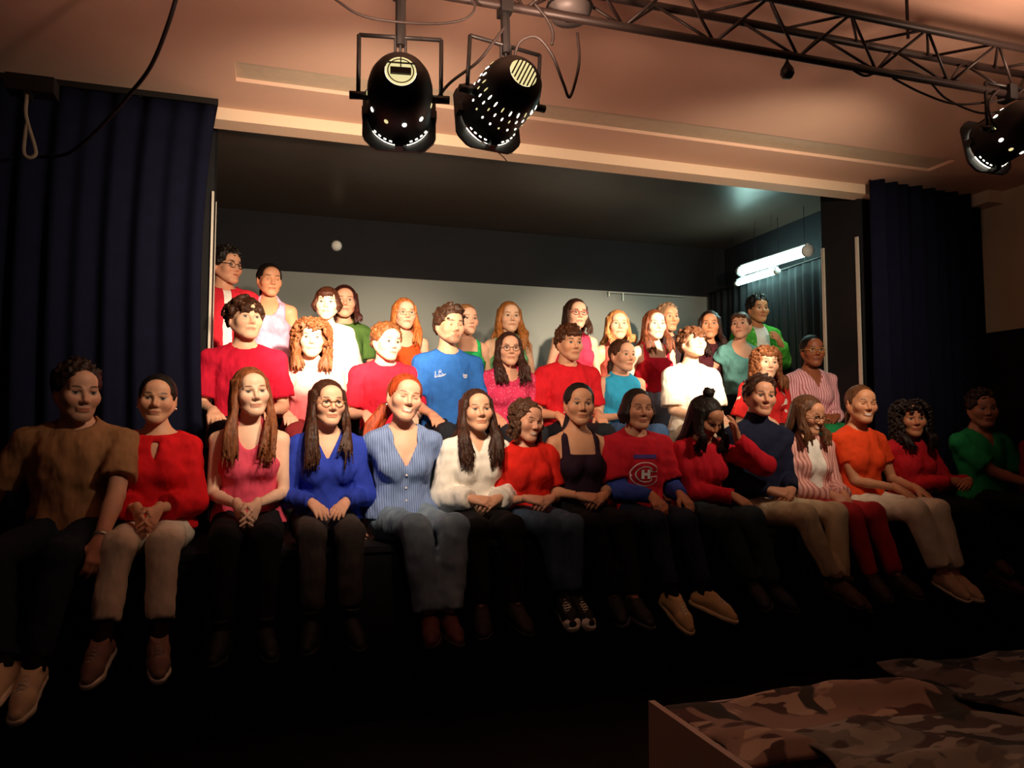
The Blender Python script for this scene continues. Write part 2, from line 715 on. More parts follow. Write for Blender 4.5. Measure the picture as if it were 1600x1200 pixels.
def shoe_mesh(kind):
    """toe towards -Y, ankle above the origin, sole at z = -.085"""
    if kind in SHOES:
        return SHOES[kind]
    F = Field((-.065, -.215, -.10), (.065, .085, .09), .0052)
    top = .055 if kind in ('boot', 'hightop') else .012
    F.cone((0, .020, -.045), (0, -.015, top), .036, .038)
    F.chain([(0, .030, -.046), (0, -.05, -.026), (.004, -.12, -.048), (.002, -.168, -.060)], [.036, .043, .040, .027], .02)
    X, Y, Z = F.grid()
    F.d = np.maximum(F.d, Z - top - .012 + 0 * X).astype(np.float32)
    F.d = np.maximum(F.d, -.075 - Z + 0 * X + 0 * Y).astype(np.float32)
    V, Q = F.extract()
    S = Field((-.065, -.215, -.10), (.065, .085, -.04), .0052)
    S.chain([(0, .030, -.076), (0, -.06, -.076), (.006, -.13, -.076), (.003, -.17, -.074)], [.038, .040, .044, .034], .015)
    X, Y, Z = S.grid()
    S.d = np.maximum(S.d, np.abs(Z + .076) - .012 + 0 * X + 0 * Y).astype(np.float32)
    V2, Q2 = S.extract()
    L = MB()
    for i in range(5):
        y, z = -.050 - i * .017, .022 - i * .0064
        for sx in (-1, 1):
            L.tube([(sx * .020, y, z - .005), (0, y - .006, z + .001), (-sx * .020, y - .014, z - .010)], .0026, 5)
    T = MB().lathe([(.000, .030), (.018, .026), (.032, .014), (.038, 0)], 14, Matrix.Translation((.002, -.158, -.066)) @ Matrix.Rotation(math.radians(62), 4, 'X') @ Matrix.Scale(1.15, 4))
    SHOES[kind] = (mesh_np('shoe_upper', V, Q), mesh_np('shoe_sole', V2, Q2), L.mesh('laces', True), T.mesh('toe_cap', True))
    return SHOES[kind]


PZ = np.array([-.10, -.06, 0, .06, .12, .19, .26, .33, .39, .43, .455, .475, .50, .53])
RXF = np.array([.100, .150, .170, .160, .134, .132, .142, .150, .150, .136, .110, .082, .058, .035])
RYF = np.array([.080, .108, .118, .108, .094, .092, .100, .104, .098, .086, .074, .060, .050, .030])
RXM = np.array([.100, .145, .160, .158, .148, .150, .162, .174, .174, .154, .124, .092, .064, .040])
RYM = np.array([.080, .108, .116, .112, .106, .106, .114, .116, .108, .092, .080, .064, .052, .030])
ZS = np.linspace(-.12, .55, 120)


def spline(xs, ys, q):
    m = np.gradient(ys, xs)
    i = np.clip(np.searchsorted(xs, q) - 1, 0, len(xs) - 2)
    h = xs[i + 1] - xs[i]
    t = np.clip((q - xs[i]) / h, 0, 1)
    return (2 * t ** 3 - 3 * t ** 2 + 1) * ys[i] + (t ** 3 - 2 * t ** 2 + t) * h * m[i] + (-2 * t ** 3 + 3 * t ** 2) * ys[i + 1] + (t ** 3 - t ** 2) * h * m[i + 1]


HZ = .632        # head centre above the pelvis


class Person:
    def __init__(s, c):
        s.c = c
        fem = c['sex'] == 'f'
        s.fem = fem
        s.s = c.get('s', .97 if fem else 1.04)
        k = s.s
        s.sit = c.get('sit', True)
        base_z = c['base']
        H = at(*c['head'], c['Y'])
        dz = H[2] - base_z
        lean, side = c.get('lean', 0), c.get('side', 0)
        s.Rt = rotm(c.get('twist', 0), lean, side)
        up = s.Rt[2, 2]
        s.pz = .10 * k if s.sit else dz - HZ * k * up
        s.ts = (dz - s.pz) / (HZ * k * up)
        s.build = c.get('build', 1.0)
        s.C = np.array((0, 0, s.pz))
        s.hs = k * c.get('hs', 1.08)
        s.hc = s.T((0, -.026, HZ))
        s.Rh = rotm(c.get('hyaw', 0), c.get('hpitch', 0), c.get('hroll', 0))
        s.yaw = c.get('yaw', 0)
        Ry = rotm(s.yaw)
        hw = Ry @ s.hc
        s.loc = np.array((H[0] - hw[0], H[1] - hw[1], base_z))
        if not .86 < s.ts < 1.16:
            print('STRETCH', c['label'][:40], round(s.ts, 2))
        s.seed = c.get('seed', sum(map(ord, c['label'])) % 997)
        s.joints()

    def T(s, p):
        p = np.array(p, float) * s.s
        p[2] *= s.ts
        return s.C + s.Rt @ p

    def world_to_local(s, p):
        return rotm(s.yaw).T @ (np.array(p, float) - s.loc)

    def joints(s):
        c, k = s.c, s.s
        sw = (.158 if s.fem else .186) * s.build ** .5
        s.sw = sw
        s.arms, s.hands = [], []
        l1, l2 = .278 * k, .240 * k
        for side in (-1, 1):            # -1 is image left
            S = s.T((sw * side, .004, .405))
            hd = c.get('hl' if side < 0 else 'hr', c.get('hands', 'side'))
            W, fdir, back, pole, curl = s.hand_pose(hd, side)
            E, W = ik(S, W, l1, l2, pole)
            s.arms.append((S, E, W))
            f = unit(fdir)
            b = np.array(back, float)
            b = unit(b - f * (b @ f))
            s.hands.append((W, f, b, curl, side))
        s.legs = []
        hz = s.pz - .012 * k
        for side in (-1, 1):
            Hp = np.array((.085 * side * k, .0, hz))
            if s.sit:
                kn = np.array(c.get('kl' if side < 0 else 'kr', (.095 * side, -.43, .085)), float) * k
                an = np.array(c.get('al' if side < 0 else 'ar', (.09 * side, -.47, -.33)), float) * k
                # keep bone lengths
                kn = Hp + unit(kn - Hp) * .42 * k
                an = kn + unit(an - kn) * .41 * k
            else:
                an = np.array((.09 * side * k, .01, .085))
                kn = (Hp + an) / 2 + np.array((0, -.02, 0.02))
            s.legs.append((Hp, kn, an, np.array(c.get('tl' if side < 0 else 'tr', (.25 * side, -1, -.25)), float)))

    def hand_pose(s, hd, side):
        k = s.s
        lap = s.pz + (.075 if s.sit else 0)
        if isinstance(hd, dict):
            W = np.array(hd['w'], float) * k + (0 if hd.get('abs') else np.array((0, 0, s.pz)))
            return W, hd['f'], hd['b'], hd.get('pole', (side * .4, .6, -.7)), hd.get('curl', 22)
        if hd == 'side':        # hanging beside the body
            return s.T((side * (s.sw + .055), -.02, -.09)), (0, -.1, -1), (side, 0, 0), (side * .6, 1, 0), 20
        if hd == 'lap':         # clasped in the lap
            return (np.array((side * .075 * k, -.215 * k, lap + .050)), (-side * .85, -.50, -.12 - .15 * (side > 0)), (side * .15, -.65, .8),
                    (side * .45, .6, -.75), 30)
        if hd == 'between':     # pressed together between the knees
            return (np.array((side * .045 * k, -.24 * k, lap + .055)), (-side * .25, -.72, -.62), (side * .9, -.2, .35), (side * .5, .6, -.5), 16)
        if hd == 'thigh':       # flat on the thighs, close together
            return (np.array((side * .085 * k, -.22 * k, lap + .052)), (-side * .38, -.86, -.34), (0, -.30, 1), (side * .5, .6, -.6), 14)
        if hd == 'knee':
            return (np.array((side * .15 * k, -.20 * k, lap + .040)), (-side * .1, -.9, -.35), (0, -.3, 1), (side * .35, .7, -.6), 16)
        if hd == 'behind':      # folded behind the back
            return s.T((side * .07, .16, .02)), (-side, 0, -.3), (0, 1, 0), (side, .5, 0), 25
        if hd == 'brace':       # pressing on the edge of the stage beside the hip
            return np.array((side * .26 * k, -.10 * k, .075)), (side * .25, -.65, -.7), (side * .5, -.4, .8), (side * .4, 1, 0), 18
        raise KeyError(hd)

    # ---- fields
    def loft(s, F, inf, zlo=-.2, zhi=.6, k=.0, extra=None):
        """torso as a stack of ellipses in the leaning frame"""
        kk = s.s
        lo, hi = np.full(3, 9.), np.full(3, -9.)
        for z in (-.12, .55):
            for x in (-.21, .21):
                for y in (-.15, .15):
                    p = s.T((x * s.build, y * s.build, z))
                    lo, hi = np.minimum(lo, p), np.maximum(hi, p)
        sl, P = F.win(lo - inf - .02, hi + inf + .02)
        X, Y, Z = P[0] - s.C[0], P[1] - s.C[1], P[2] - s.C[2]
        R = s.Rt
        x = (R[0, 0] * X + R[1, 0] * Y + R[2, 0] * Z) / kk
        y = (R[0, 1] * X + R[1, 1] * Y + R[2, 1] * Z) / kk
        z = (R[0, 2] * X + R[1, 2] * Y + R[2, 2] * Z) / (kk * s.ts)
        rx = spline(PZ, RXF if s.fem else RXM, ZS) * s.build
        ry = spline(PZ, RYF if s.fem else RYM, ZS) * s.build
        zi = np.clip(z, -.12, .55)
        RX = np.interp(zi, ZS, rx) + inf / kk
        RY = np.interp(zi, ZS, ry) + inf / kk
        cy = np.interp(zi, [-.1, .1, .35, .5], [0, .004, .012, .022])
        q = np.sqrt((x / RX) ** 2 + ((y - cy) / RY) ** 2)
        e = (q - 1) * np.minimum(RX, RY)
        e = np.maximum(e, z - .52)
        e = np.maximum(e, -.115 - z)
        e = np.maximum(e, np.maximum(z - zhi, zlo - z) * s.ts)
        if extra is not None:
            e = extra(e, x, y, z)
        F.put(sl, (e * kk).astype(np.float32), k)

    def bust(s, F, inf):
        if s.fem:
            b = s.c.get('bust', 1.0)
            for sd in (-1, 1):
                F.ball(s.T((sd * .068, -.072 * s.build, .275)), (np.array((.060, .052, .062)) * b + inf / 2) * s.s, .035, R=s.Rt)

    def shoulders(s, F, inf, k=.03):
        for (S, E, W), sd in zip(s.arms, (-1, 1)):
            F.cone(s.T((.05 * sd, .022, .455)), S, .036 * s.s + inf, (.042 if s.fem else .048) * s.s + inf, k)

    def torso_cut(s, F, fn):
        """intersect the whole field with fn(x,y,z) <= 0 in torso coordinates"""
        X, Y, Z = F.grid()
        X, Y, Z = X - s.C[0], Y - s.C[1], Z - s.C[2]
        R, kk = s.Rt, s.s
        x = (R[0, 0] * X + R[1, 0] * Y + R[2, 0] * Z) / kk
        y = (R[0, 1] * X + R[1, 1] * Y + R[2, 1] * Z) / kk
        z = (R[0, 2] * X + R[1, 2] * Y + R[2, 2] * Z) / (kk * s.ts)
        F.d = np.maximum(F.d, (fn(x, y, z) * kk)).astype(np.float32)

    def bounds(s, pts, pad):
        P = np.array(pts)
        return P.min(0) - pad, P.max(0) + pad

    def body(s):
        k = s.s
        pts = [s.T((x, y, z)) for x in (-.19, .19) for y in (-.13, .13) for z in (-.1, .52)] + [s.hc]
        for a in s.arms:
            pts += list(a)
        for l in s.legs:
            pts += [l[0], l[1], l[2], l[2] + np.array((0, -.10, -.07))]
        F = Field(*s.bounds(pts, .07), .0152 if s.c['near'] else .020)
        s.loft(F, 0)
        s.bust(F, 0)
        s.shoulders(F, 0)
        r = (.036, .031, .029, .0225) if s.fem else (.043, .037, .034, .0265)
        b = s.build
        for (S, E, W) in s.arms:
            F.cone(S, E, (r[0] + .005) * k * b, r[1] * k * b, .02)
            M = E + (W - E) * .3
            F.cone(E, M, r[1] * k * b, (r[1] + .002) * k * b, .012)
            F.cone(M, W, (r[1] + .001) * k * b, r[3] * k, .012)
        nr = .047 if s.fem else .056
        F.cone(s.T((0, .022, .47)), s.hc + s.Rh @ (np.array((0, .022, -.055)) * s.hs), (nr + .006) * k, nr * k, .03)
        for (Hp, K, A, t) in s.legs:
            F.cone(Hp, K, .082 * k * b, .052 * k * b, .03)
            F.cone(K, K + (A - K) * .3, .050 * k * b, .053 * k * b, .02)
            F.cone(K + (A - K) * .3, A, .052 * k * b, .033 * k, .02)
            F.cone(A, A + unit(t) * .07 + unit(A - K) * .035, .031 * k, .024 * k, .01)
        V, Q = F.extract()
        Vs, Qs, Cs = [V], [Q], [np.tile(np.array(lin(s.c.get('skin', SKIN_PALE)), np.float32), (len(V), 1))]
        n = len(V)
        V, Q = head_field(s.c)
        Cs.append(head_tint(V, s.c))
        Vs.append((V * s.hs) @ s.Rh.T + s.hc)
        Qs.append(Q + n)
        n += len(V)
        for (W, f, bk, curl, side) in s.hands:
            V, Q = hand_mesh(curl, s.c['near'])
            V = V * k * (.96 if s.fem else 1.04)
            th = np.cross(bk, f)
            if side > 0:       # image-right hand is the person's left: mirror
                V = V * np.array((-1, 1, 1))
                Q = Q[:, ::-1]
            M = np.stack([th, bk, f], 1)
            Vs.append(V @ M.T + W)
            Qs.append(Q + n)
            n += len(V)
            Cs.append(np.tile(np.array(lin(s.c.get('skin', SKIN_PALE)), np.float32) * np.array((1, .93, .92)), (len(V), 1)))
        me = mesh_np('person', np.concatenate(Vs), np.concatenate(Qs))
        at_ = me.attributes.new('tint', 'FLOAT_COLOR', 'POINT')
        C = np.concatenate(Cs)
        at_.data.foreach_set('color', np.concatenate([C, np.ones((len(C), 1))], 1).astype(np.float32).ravel())
        s.obj = link('person', me, skin_mat(), None, s.loc, (0, 0, math.radians(s.yaw)))
        return s.obj

    def garment(s, g):
        """g: name, col, sleeve, neck, hem, loose ..."""
        k = s.s
        inf = g.get('inf', .011)
        loose = g.get('loose', .010)
        pts = [s.T((x, y, z)) for x in (-.20, .20) for y in (-.14, .14) for z in (-.1, .52)]
        slv = g.get('sleeve', 'short')
        for a in s.arms:
            pts += list(a) if slv in ('long', 'threequarter') else list(a[:2])
        F = Field(*s.bounds(pts, .06), .0112 if s.c['near'] else .0125)
        hem, neck = g.get('hem', .03), g.get('neck', 'crew')

        def flare(e, x, y, z):
            return e - np.clip(.14 - z, 0, .2) * g.get('flare', .06)
        s.loft(F, inf, zlo=hem, extra=flare)
        s.bust(F, inf)
        if slv != 'none':
            s.shoulders(F, inf, .03)
            r = (.042, .033, .029, .0235) if s.fem else (.049, .040, .034, .027)
            b = s.build
            r = [x * k * b + inf * .7 for x in r]
            for (S, E, W) in s.arms:
                if slv == 'short':
                    t = g.get('slen', .62)
                    F.cone(S, S + (E - S) * t, r[0], r[0] - .002 + loose, .02, cut=1.0)
                else:
                    F.cone(S, E, r[0], r[1] + loose, .02)
                    t = .95 if slv == 'long' else .72
                    F.cone(E, E + (W - E) * t, r[1] + loose, r[3] + loose * g.get('cuff', .5), .015, cut=1.0)
        amp = g.get('wrinkle', .0055)
        F.wob(amp, 70, s.seed)
        F.wob(amp * .6, 150, s.seed + 1, (1, 1, .6))
        F.d -= np.float32(amp * .9)

        def cut(x, y, z):
            e = z * 0 + y * 0 + x * 0 - 1
            if slv == 'none':
                aw = g.get('strap', .125)
                arm = np.minimum(np.abs(x) - aw - np.clip(.33 - z, 0, 1) * .8, z - .30)
                e = np.maximum(e, arm)
            if neck == 'crew':
                nk = np.sqrt((x / .074) ** 2 + ((y + .01) / .085) ** 2 + ((z - .505) / .055) ** 2) - 1
                nk = nk * .05
            elif neck == 'turtle':
                nk = z * 0 + 1
            elif neck == 'v':
                d = g.get('depth', .30)
                nk = np.maximum(np.maximum(np.abs(x) - (z - d) * .50, y - .02), -.22 - y)
                nk = np.minimum(nk, (np.sqrt((x / .085) ** 2 + ((y - .01) / .085) ** 2 + ((z - .50) / .055) ** 2) - 1) * .05)
            elif neck == 'scoop':
                d = g.get('depth', .34)
                nk = np.sqrt((x / g.get('nw', .085)) ** 2 + ((y + .09) / .12) ** 2 + ((z - .48) / (.48 - d)) ** 2) - 1
                nk = nk * .06
            elif neck == 'square':
                d = g.get('depth', .36)
                nk = np.maximum(np.maximum(np.abs(x) - .082, d - z), y - .06)
            elif neck == 'keyhole':
                nk = (np.sqrt((x / .115) ** 2 + ((y + .01) / .09) ** 2 + ((z - .495) / .042) ** 2) - 1) * .04
                kh = np.maximum(np.abs(x) - .016 * np.clip((z - .335) / .05, 0.3, 1), np.maximum(z - .425, .335 - z))
                nk = np.minimum(nk, np.maximum(kh, y))
            e = np.maximum(e, -nk)
            if g.get('open'):
                e = np.maximum(e, -np.maximum(np.abs(x - g.get('ox', 0)) - g['open'] * (1 - .25 * (z - .2)), np.maximum(y + .02, -.2 - y)))
            return e
        s.torso_cut(F, cut)
        if neck == 'turtle':
            F.cone(s.T((0, .02, .46)), s.hc + s.Rh @ (np.array((0, .02, -.085)) * s.hs), .070 * k, .066 * k, .02, cut=.95)
        if g.get('collar'):
            for sd in (-1, 1):
                path = [s.T(p) for p in ((0, .080, .487), (sd * .060, .050, .487), (sd * .080, .0, .470), (sd * .076, -.050, .440), (sd * .068, -.088, .398))]
                F.chain(crom(path, 3), [.013] * 10 + [.012, .010, .006], .010)
        V, Q = F.extract()
        o = link(g['name'], mesh_np(g['name'], V, Q), cloth(*g['mat']), s.obj)
        if g.get('label'):
            o['label'] = g['label']
        s.top = o if not hasattr(s, 'top') else s.top
        s.last_top = (V, Q)
        if g.get('buttons'):
            for i in range(4):
                p = s.on_top(0, g.get('depth', .3) - .035 - i * .065)
                if p is not None:
                    MB().lathe([(.0001, .003), (.006, .003), (.006, 0)], 8, Matrix.Translation(p) @ Matrix.Rotation(math.radians(90), 4, 'X')).build('button', mat('pale_button', 'e8e6e0'), o)
        return o

    def on_top(s, x, z, off=.003):
        """point on the front of the garment at torso coordinates x, z"""
        if not hasattr(s, '_bvh'):
            V, Q = s.last_top
            s._bvh = BVHTree.FromPolygons(V.tolist(), Q.tolist())
        o = s.T((x, -.4, z))
        d = s.Rt @ np.array((0, 1., 0))
        h = s._bvh.ray_cast(Vector(o), Vector(d), 1.0)
        return None if h[0] is None else Vector(h[0]) + h[1] * off

    def decal(s, name, polys, material, z0, x0, scale, parent):
        """flat print laid on the chest: list of outlines as strips of quads in print coordinates"""
        B = MB()
        for strip in polys:
            pts = [(s.on_top(x0 + a[0] * scale, z0 + a[1] * scale), s.on_top(x0 + b[0] * scale, z0 + b[1] * scale)) for a, b in strip]
            for (p, q), (r, t) in zip(pts[:-1], pts[1:]):
                if None in (p, q, r, t):
                    continue
                B.add([p, q, t, r], [(0, 1, 2, 3)])
        return B.build(name, material, parent)

    def trousers(s, g):
        k = s.s
        pts = [s.T((x, y, z)) for x in (-.20, .20) for y in (-.15, .15) for z in (-.1, .1)]
        for l in s.legs:
            pts += [l[0], l[1], l[2]]
        F = Field(*s.bounds(pts, .085), .0145 if s.c['near'] else .024)
        inf = .010
        s.loft(F, inf, zhi=g.get('waist', .085))
        b = s.build
        w = g.get('wide', .010)
        for (Hp, K, A, t) in s.legs:
            F.cone(Hp, K, (.086 * b) * k + inf, .058 * b * k + inf, .035)
            F.cone(K, A, .055 * b * k + inf + w * .3, .038 * k + w, .03, cut=g.get('len', .93))
        F.wob(.004, 48, s.seed + 5)
        F.wob(.003, 110, s.seed + 6)
        V, Q = F.extract()
        # keep only what lies below the waist plane
        o = link(g.get('name', 'trousers'), mesh_np('trousers', V, Q), cloth(*g['mat']), s.obj)
        return o

    def shoes(s, g):
        up, sole, lace, cap = shoe_mesh(g.get('kind', 'sneaker'))
        for (Hp, K, A, t) in s.legs:
            t = unit(t)
            sh = unit(A - K)
            yv = -t
            zv = unit(-sh - yv * (-sh @ yv))
            xv = np.cross(yv, zv)
            M = Matrix(((xv[0], yv[0], zv[0]), (xv[1], yv[1], zv[1]), (xv[2], yv[2], zv[2]))).to_4x4()
            o = paint('shoe', up, mat('shoe_upper', g['col'], .7))
            o.parent = s.obj
            o.matrix_local = Matrix.Translation(A) @ M @ Matrix.Diagonal((1.0, .92 if s.fem else 1.05, 1, 1))
            paint('sole', sole, mat('shoe_sole', g.get('sole', 'd8d4cc'), .7), o)
            if g.get('lace'):
                paint('laces', lace, mat('shoe_laces', g['lace'], .8), o)
            if g.get('cap'):
                paint('toe_cap', cap, mat('rubber_toe', g['cap'], .6), o)

    def socks(s, col):
        for (Hp, K, A, t) in s.legs:
            d = unit(A - K)
            MB().tube(crom([K + (A - K) * .70, K + (A - K) * .85, A + d * .01], 4), [.043 * s.s] * 5 + [.040 * s.s] * 4, 14).build('sock', cloth(col), s.obj, True)

    # ---- hair, in the head frame
    def to_head(s, p):
        return s.Rh.T @ (np.array(p, float) - s.hc) / s.hs

    def hair(s, style, color, **o):
        rng = np.random.RandomState(s.seed + 11)
        long = style in ('long', 'longcurly', 'halfup')
        L = o.get('length', .30 if long else 0)
        lo, hi = np.array((-.135, -.13, -.11)), np.array((.135, .15, .165))
        tz = {}
        if long:
            lo, hi = np.array((-.15, -.15, -.10)), np.array((.15, .16, .17))
            if style == 'longcurly':
                lo[2] = -.10 - L
        if style in ('bob', 'curlymid'):
            lo = np.array((-.15, -.13, -.18))
        if style in ('bun', 'topbun'):
            hi = np.array((.13, .19, .22))
        if style == 'tail':
            lo, hi = np.array((-.15, -.13, -.33)), np.array((.13, .2, .16))
        hl = o.get('line', .046 if style == 'longcurly' else .051)      # hairline height on the forehead
        part = o.get('part', 0.0)
        w = s.c.get('fw', 1.0)
        chains = []
        if long:
            G = s.Rh.T @ rotm(s.c.get('hyaw', 0))          # gravity-aligned frame that turns with the head
            wav = o.get('wave', .003)
            nl = o.get('locks', 34) * 2
            for sd in (-1, 1):
                fl = o.get('front', (.5, .5))[0 if sd < 0 else 1]      # share of locks falling in front of the shoulder
                for i in range(nl):
                    infront = i < nl * fl
                    a = rng.uniform(1.0, 1.9) if infront else rng.uniform(1.6, 3.1)
                    p = np.array((sd * math.sin(a) * .082 * w, -math.cos(a) * .096 + .015, rng.uniform(.005, .06)))
                    ly = L * rng.uniform(.70, 1.0)
                    if infront:
                        en = G.T @ s.to_head(s.T((sd * rng.uniform(.040, .130), -.115 * s.build - rng.uniform(.008, .032) - (.03 if s.fem and ly > .2 else 0), 0)))
                        e2 = np.array((en[0], en[1], -.05 - ly))
                        mid = np.array((sd * rng.uniform(.072, .098), -.030 + rng.uniform(-.025, .025), -.085))
                        m2 = np.array(((mid[0] + e2[0]) / 2 + sd * .008, min(-.075, (mid[1] + e2[1]) / 2 - .012), -.05 - ly * .45))
                    else:
                        e2 = np.array((sd * rng.uniform(.0, .13), .135 + rng.uniform(-.02, .03), -.05 - ly))
                        mid = np.array((p[0] * 1.05, max(p[1], .0) * 1.05 + .03, -.08))
                        m2 = (mid + e2) / 2 + np.array((0, .012, 0))
                    base = crom([p, G @ mid, G @ m2, G @ e2], 4)
                    ph, fr = rng.uniform(0, 6.28), o.get('wfreq', 30) * rng.uniform(.8, 1.2)
                    pts = []
                    for j, q in enumerate(base):
                        u = min(1, j / 5)
                        zg = -j * L / 12
                        pts.append(q + np.array((wav * u * math.sin(ph + zg * fr), wav * u * math.cos(ph + zg * fr), 0)))
                    rr = np.interp(np.linspace(0, 1, len(pts)), [0, .3, .75, 1], [.011, .0098, .0080, .0022]) * o.get('lr', 1.0)
                    chains.append((pts, rr))
            allp = np.array([q for pts, _ in chains for q in pts])
            lo = np.minimum(lo, allp.min(0) - .02)
            hi = np.maximum(hi, allp.max(0) + .02)
        F = Field(lo, hi, .0062 if s.c['near'] else .0075)
        t = o.get('thick', .011)
        F.ball((0, .018, .030), (.075 * w + t, .094 + t, .085 + t))
        # face opening and nape
        X, Y, Z = F.grid()
        fz = hl - (X - part) ** 2 * o.get('arch', 9.0)
        if style in ('long', 'halfup', 'bob', 'longcurly') and o.get('center', True):
            fz = hl + .005 - np.abs(X - part) ** 1.5 * 2.6
        face = np.minimum((Y + .028 + .0 * Z), 9)            # in front of the ears
        e = np.maximum(Z - fz, 0) * 0 + (fz - Z)             # positive below the hairline
        keep = np.where(Y < -.030, e, -1.0)
        low = o.get('nape', -.045)
        keep2 = (low - Z) - np.clip((Y - .02) * .5, -.03, .03)
        ear = np.where((Y > -.035) & (Y < .028), (-.002 - Z) * 1.0, -1)
        if long or style in ('bob', 'curlymid'):
            ear = ear * 0 - 1
        cut = np.maximum(np.maximum(np.minimum(keep * .8, .02), keep2), ear)
        F.d = np.maximum(F.d, np.broadcast_to(cut, F.d.shape)).astype(np.float32)
        ang = np.arctan2(X, Y + .02)

        def scalp(n, zmin=-.03, ymin=-.07):
            out = []
            while len(out) < n:
                v = rng.normal(size=3)
                v /= np.linalg.norm(v)
                p = np.array((0, .018, .030)) + v * np.array((.078 * w, .096, .086))
                f = hl - (p[0] - part) ** 2 * 6
                if p[1] < -.03 and p[2] < f + .004:
                    continue
                if p[1] >= -.03 and p[1] < .03 and p[2] < .012:
                    continue
                if p[2] < zmin:
                    continue
                out.append((p, v))
            return out
        if style == 'short':
            sweep = np.array(o.get('sweep', (.5, -.35, .25)))
            for p, v in scalp(o.get('n', 210)):
                d = unit(v * .55 + sweep * max(0, v[2]) + np.array((0, .1, -.75)) * (v[2] < .25) + rng.normal(size=3) * .16)
                ln = (.018 + .028 * max(0, v[2])) * o.get('vol', 1.0)
                F.cone(p, p + d * ln, .0130, .0045, .010)
        elif style in ('curly', 'curlymid'):
            vol = o.get('vol', 1.0)
            for p, v in scalp(o.get('n', 230), zmin=-.02 if style == 'curly' else -.07):
                r = rng.uniform(.010, .017)
                off = rng.uniform(.000, .026) * vol * (1 if v[2] > -.1 else .6)
                q = p + v * off + rng.normal(size=3) * .003
                a = unit(np.cross(v, rng.normal(size=3)))
                b = np.cross(v, a)
                m = [q + (a * math.cos(u) + b * math.sin(u)) * r * .75 for u in (0, 1.3, 2.6, 3.9, 5.0)]
                F.chain(m, [.0075, .0085, .008, .007, .004], .0015)
            if o.get('fringe'):
                for i in range(26):
                    q = np.array((rng.uniform(-.055, .055), -.085 + rng.uniform(-.012, .01), hl + rng.uniform(-.018, .02)))
                    F.chain([q, q + (.008, -.010, -.010), q + (-.003, -.012, -.020), q + (-.008, -.004, -.026)], [.009, .008, .007, .004], .002)
            if style == 'curlymid':
                for i in range(60):
                    a = rng.uniform(.2, 1.9) * rng.choice((-1, 1))
                    q = np.array((math.sin(a) * .088, -math.cos(a) * .07 + .02, rng.uniform(-.085, -.0)))
                    if q[1] < -.03:
                        q[0] = np.sign(q[0]) * max(.08, abs(q[0]))
                    F.chain([q, q + (.010, .004, -.012), q + (0, .012, -.022), q + (-.008, 0, -.03)], [.013, .012, .010, .005], .002)
        if style in ('curly', 'curlymid', 'short'):
            F.wob(.003, 330, s.seed)
        if style in ('tail', 'bun', 'topbun', 'halfup', 'long', 'bob'):
            F.d += (.0016 * np.sin(ang * 46 + Z * 25) + .0012 * np.sin(ang * 29 - Z * 40)).astype(np.float32)
        if style == 'bun':
            F.ball((0, .128, -.005), (.038, .030, .036), .01)
        if style == 'topbun' or 'at' in o:
            F.ball(o.get('at', (0, .06, .150)), (.034, .034, .030), .008)
            for i in range(14):
                v = unit(rng.normal(size=3))
                q = np.array(o.get('at', (0, .06, .150))) + v * .024
                F.cone(q, q + unit(np.cross(v, (.3, 1, .2))) * .03, .011, .004, .003)
        if style == 'tail':
            sd = o.get('sidetail', 0)
            for i in range(9):
                j = rng.normal(size=3) * .010
                F.chain([np.array((0, .105, -.02)), np.array((sd * .05, .125, -.06)) + j, np.array((sd * .10, .10, -.16)) + j * 1.6,
                         np.array((sd * .12, .07, -.30)) + j * 2], [.020, .018, .015, .004], .006)
        if style == 'bob':
            for i in range(46):
                a = rng.uniform(.95, 3.14) * rng.choice((-1, 1))
                p = np.array((math.sin(a) * .082 * w, -math.cos(a) * .098 + .015, .02))
                e2 = p * np.array((1.08, 1.05, 1)) + np.array((0, 0, -o.get('blen', .10) - rng.uniform(0, .02)))
                e2[0] *= 1 + o.get('flick', .0)
                m = (p + e2) / 2 * np.array((1.10, 1.08, 1))
                F.chain([p, m, e2], [.014, .015, .005], .006)
        if long:
            for pts, rr in chains:
                F.chain(pts, rr, .0035)
            if style == 'longcurly':
                for i in range(o.get('ncurl', 420)):
                    zz = rng.uniform(-.06 - L * .75, .125)
                    a = rng.uniform(.0 if zz > hl + .008 else .75, 3.14) * rng.choice((-1, 1))
                    rad = (1.0 if zz < .02 else math.sqrt(max(.05, 1 - ((zz - .03) / .10) ** 2))) * o.get('cvol', 1.12)
                    q = np.array((math.sin(a) * .088 * rad, -math.cos(a) * .10 * rad + .015, zz))
                    if zz < fz.min() + 9 and q[1] < -.03 and abs(q[0]) < .070 and zz < hl:
                        continue
                    v = unit((q[0], q[1] - .015, 0))
                    b = np.array((0, 0, 1.))
                    a2 = np.cross(v, b)
                    r = rng.uniform(.008, .015)
                    m = [q + v * (.010 * math.sin(u * 1.7)) + (a2 * math.cos(u) + b * (math.sin(u) - .5 * u / 3)) * r for u in (0, 1.2, 2.4, 3.6, 4.8)]
                    F.chain(m, [.0065, .0078, .0075, .0065, .004], .0015)
            else:
                F.wob(.0014, 420, s.seed, (1, 1, .05))
        if o.get('bangs'):
            for i in range(22):
                x = rng.uniform(-.052, .052)
                y0 = -.082 + x * x * 9
                F.chain([(x * .8, y0 + .02, .095), (x, y0 - .020, .062), (x * 1.05, y0 - .022 + x * x * 3, o['bangs'] + rng.uniform(-.006, .012))], [.011, .011, .004], .004)
        V, Q = F.extract()
        V = (V * s.hs) @ s.Rh.T + s.hc
        return link('hair', mesh_np('hair', V, Q), hair_mat(color), s.obj)

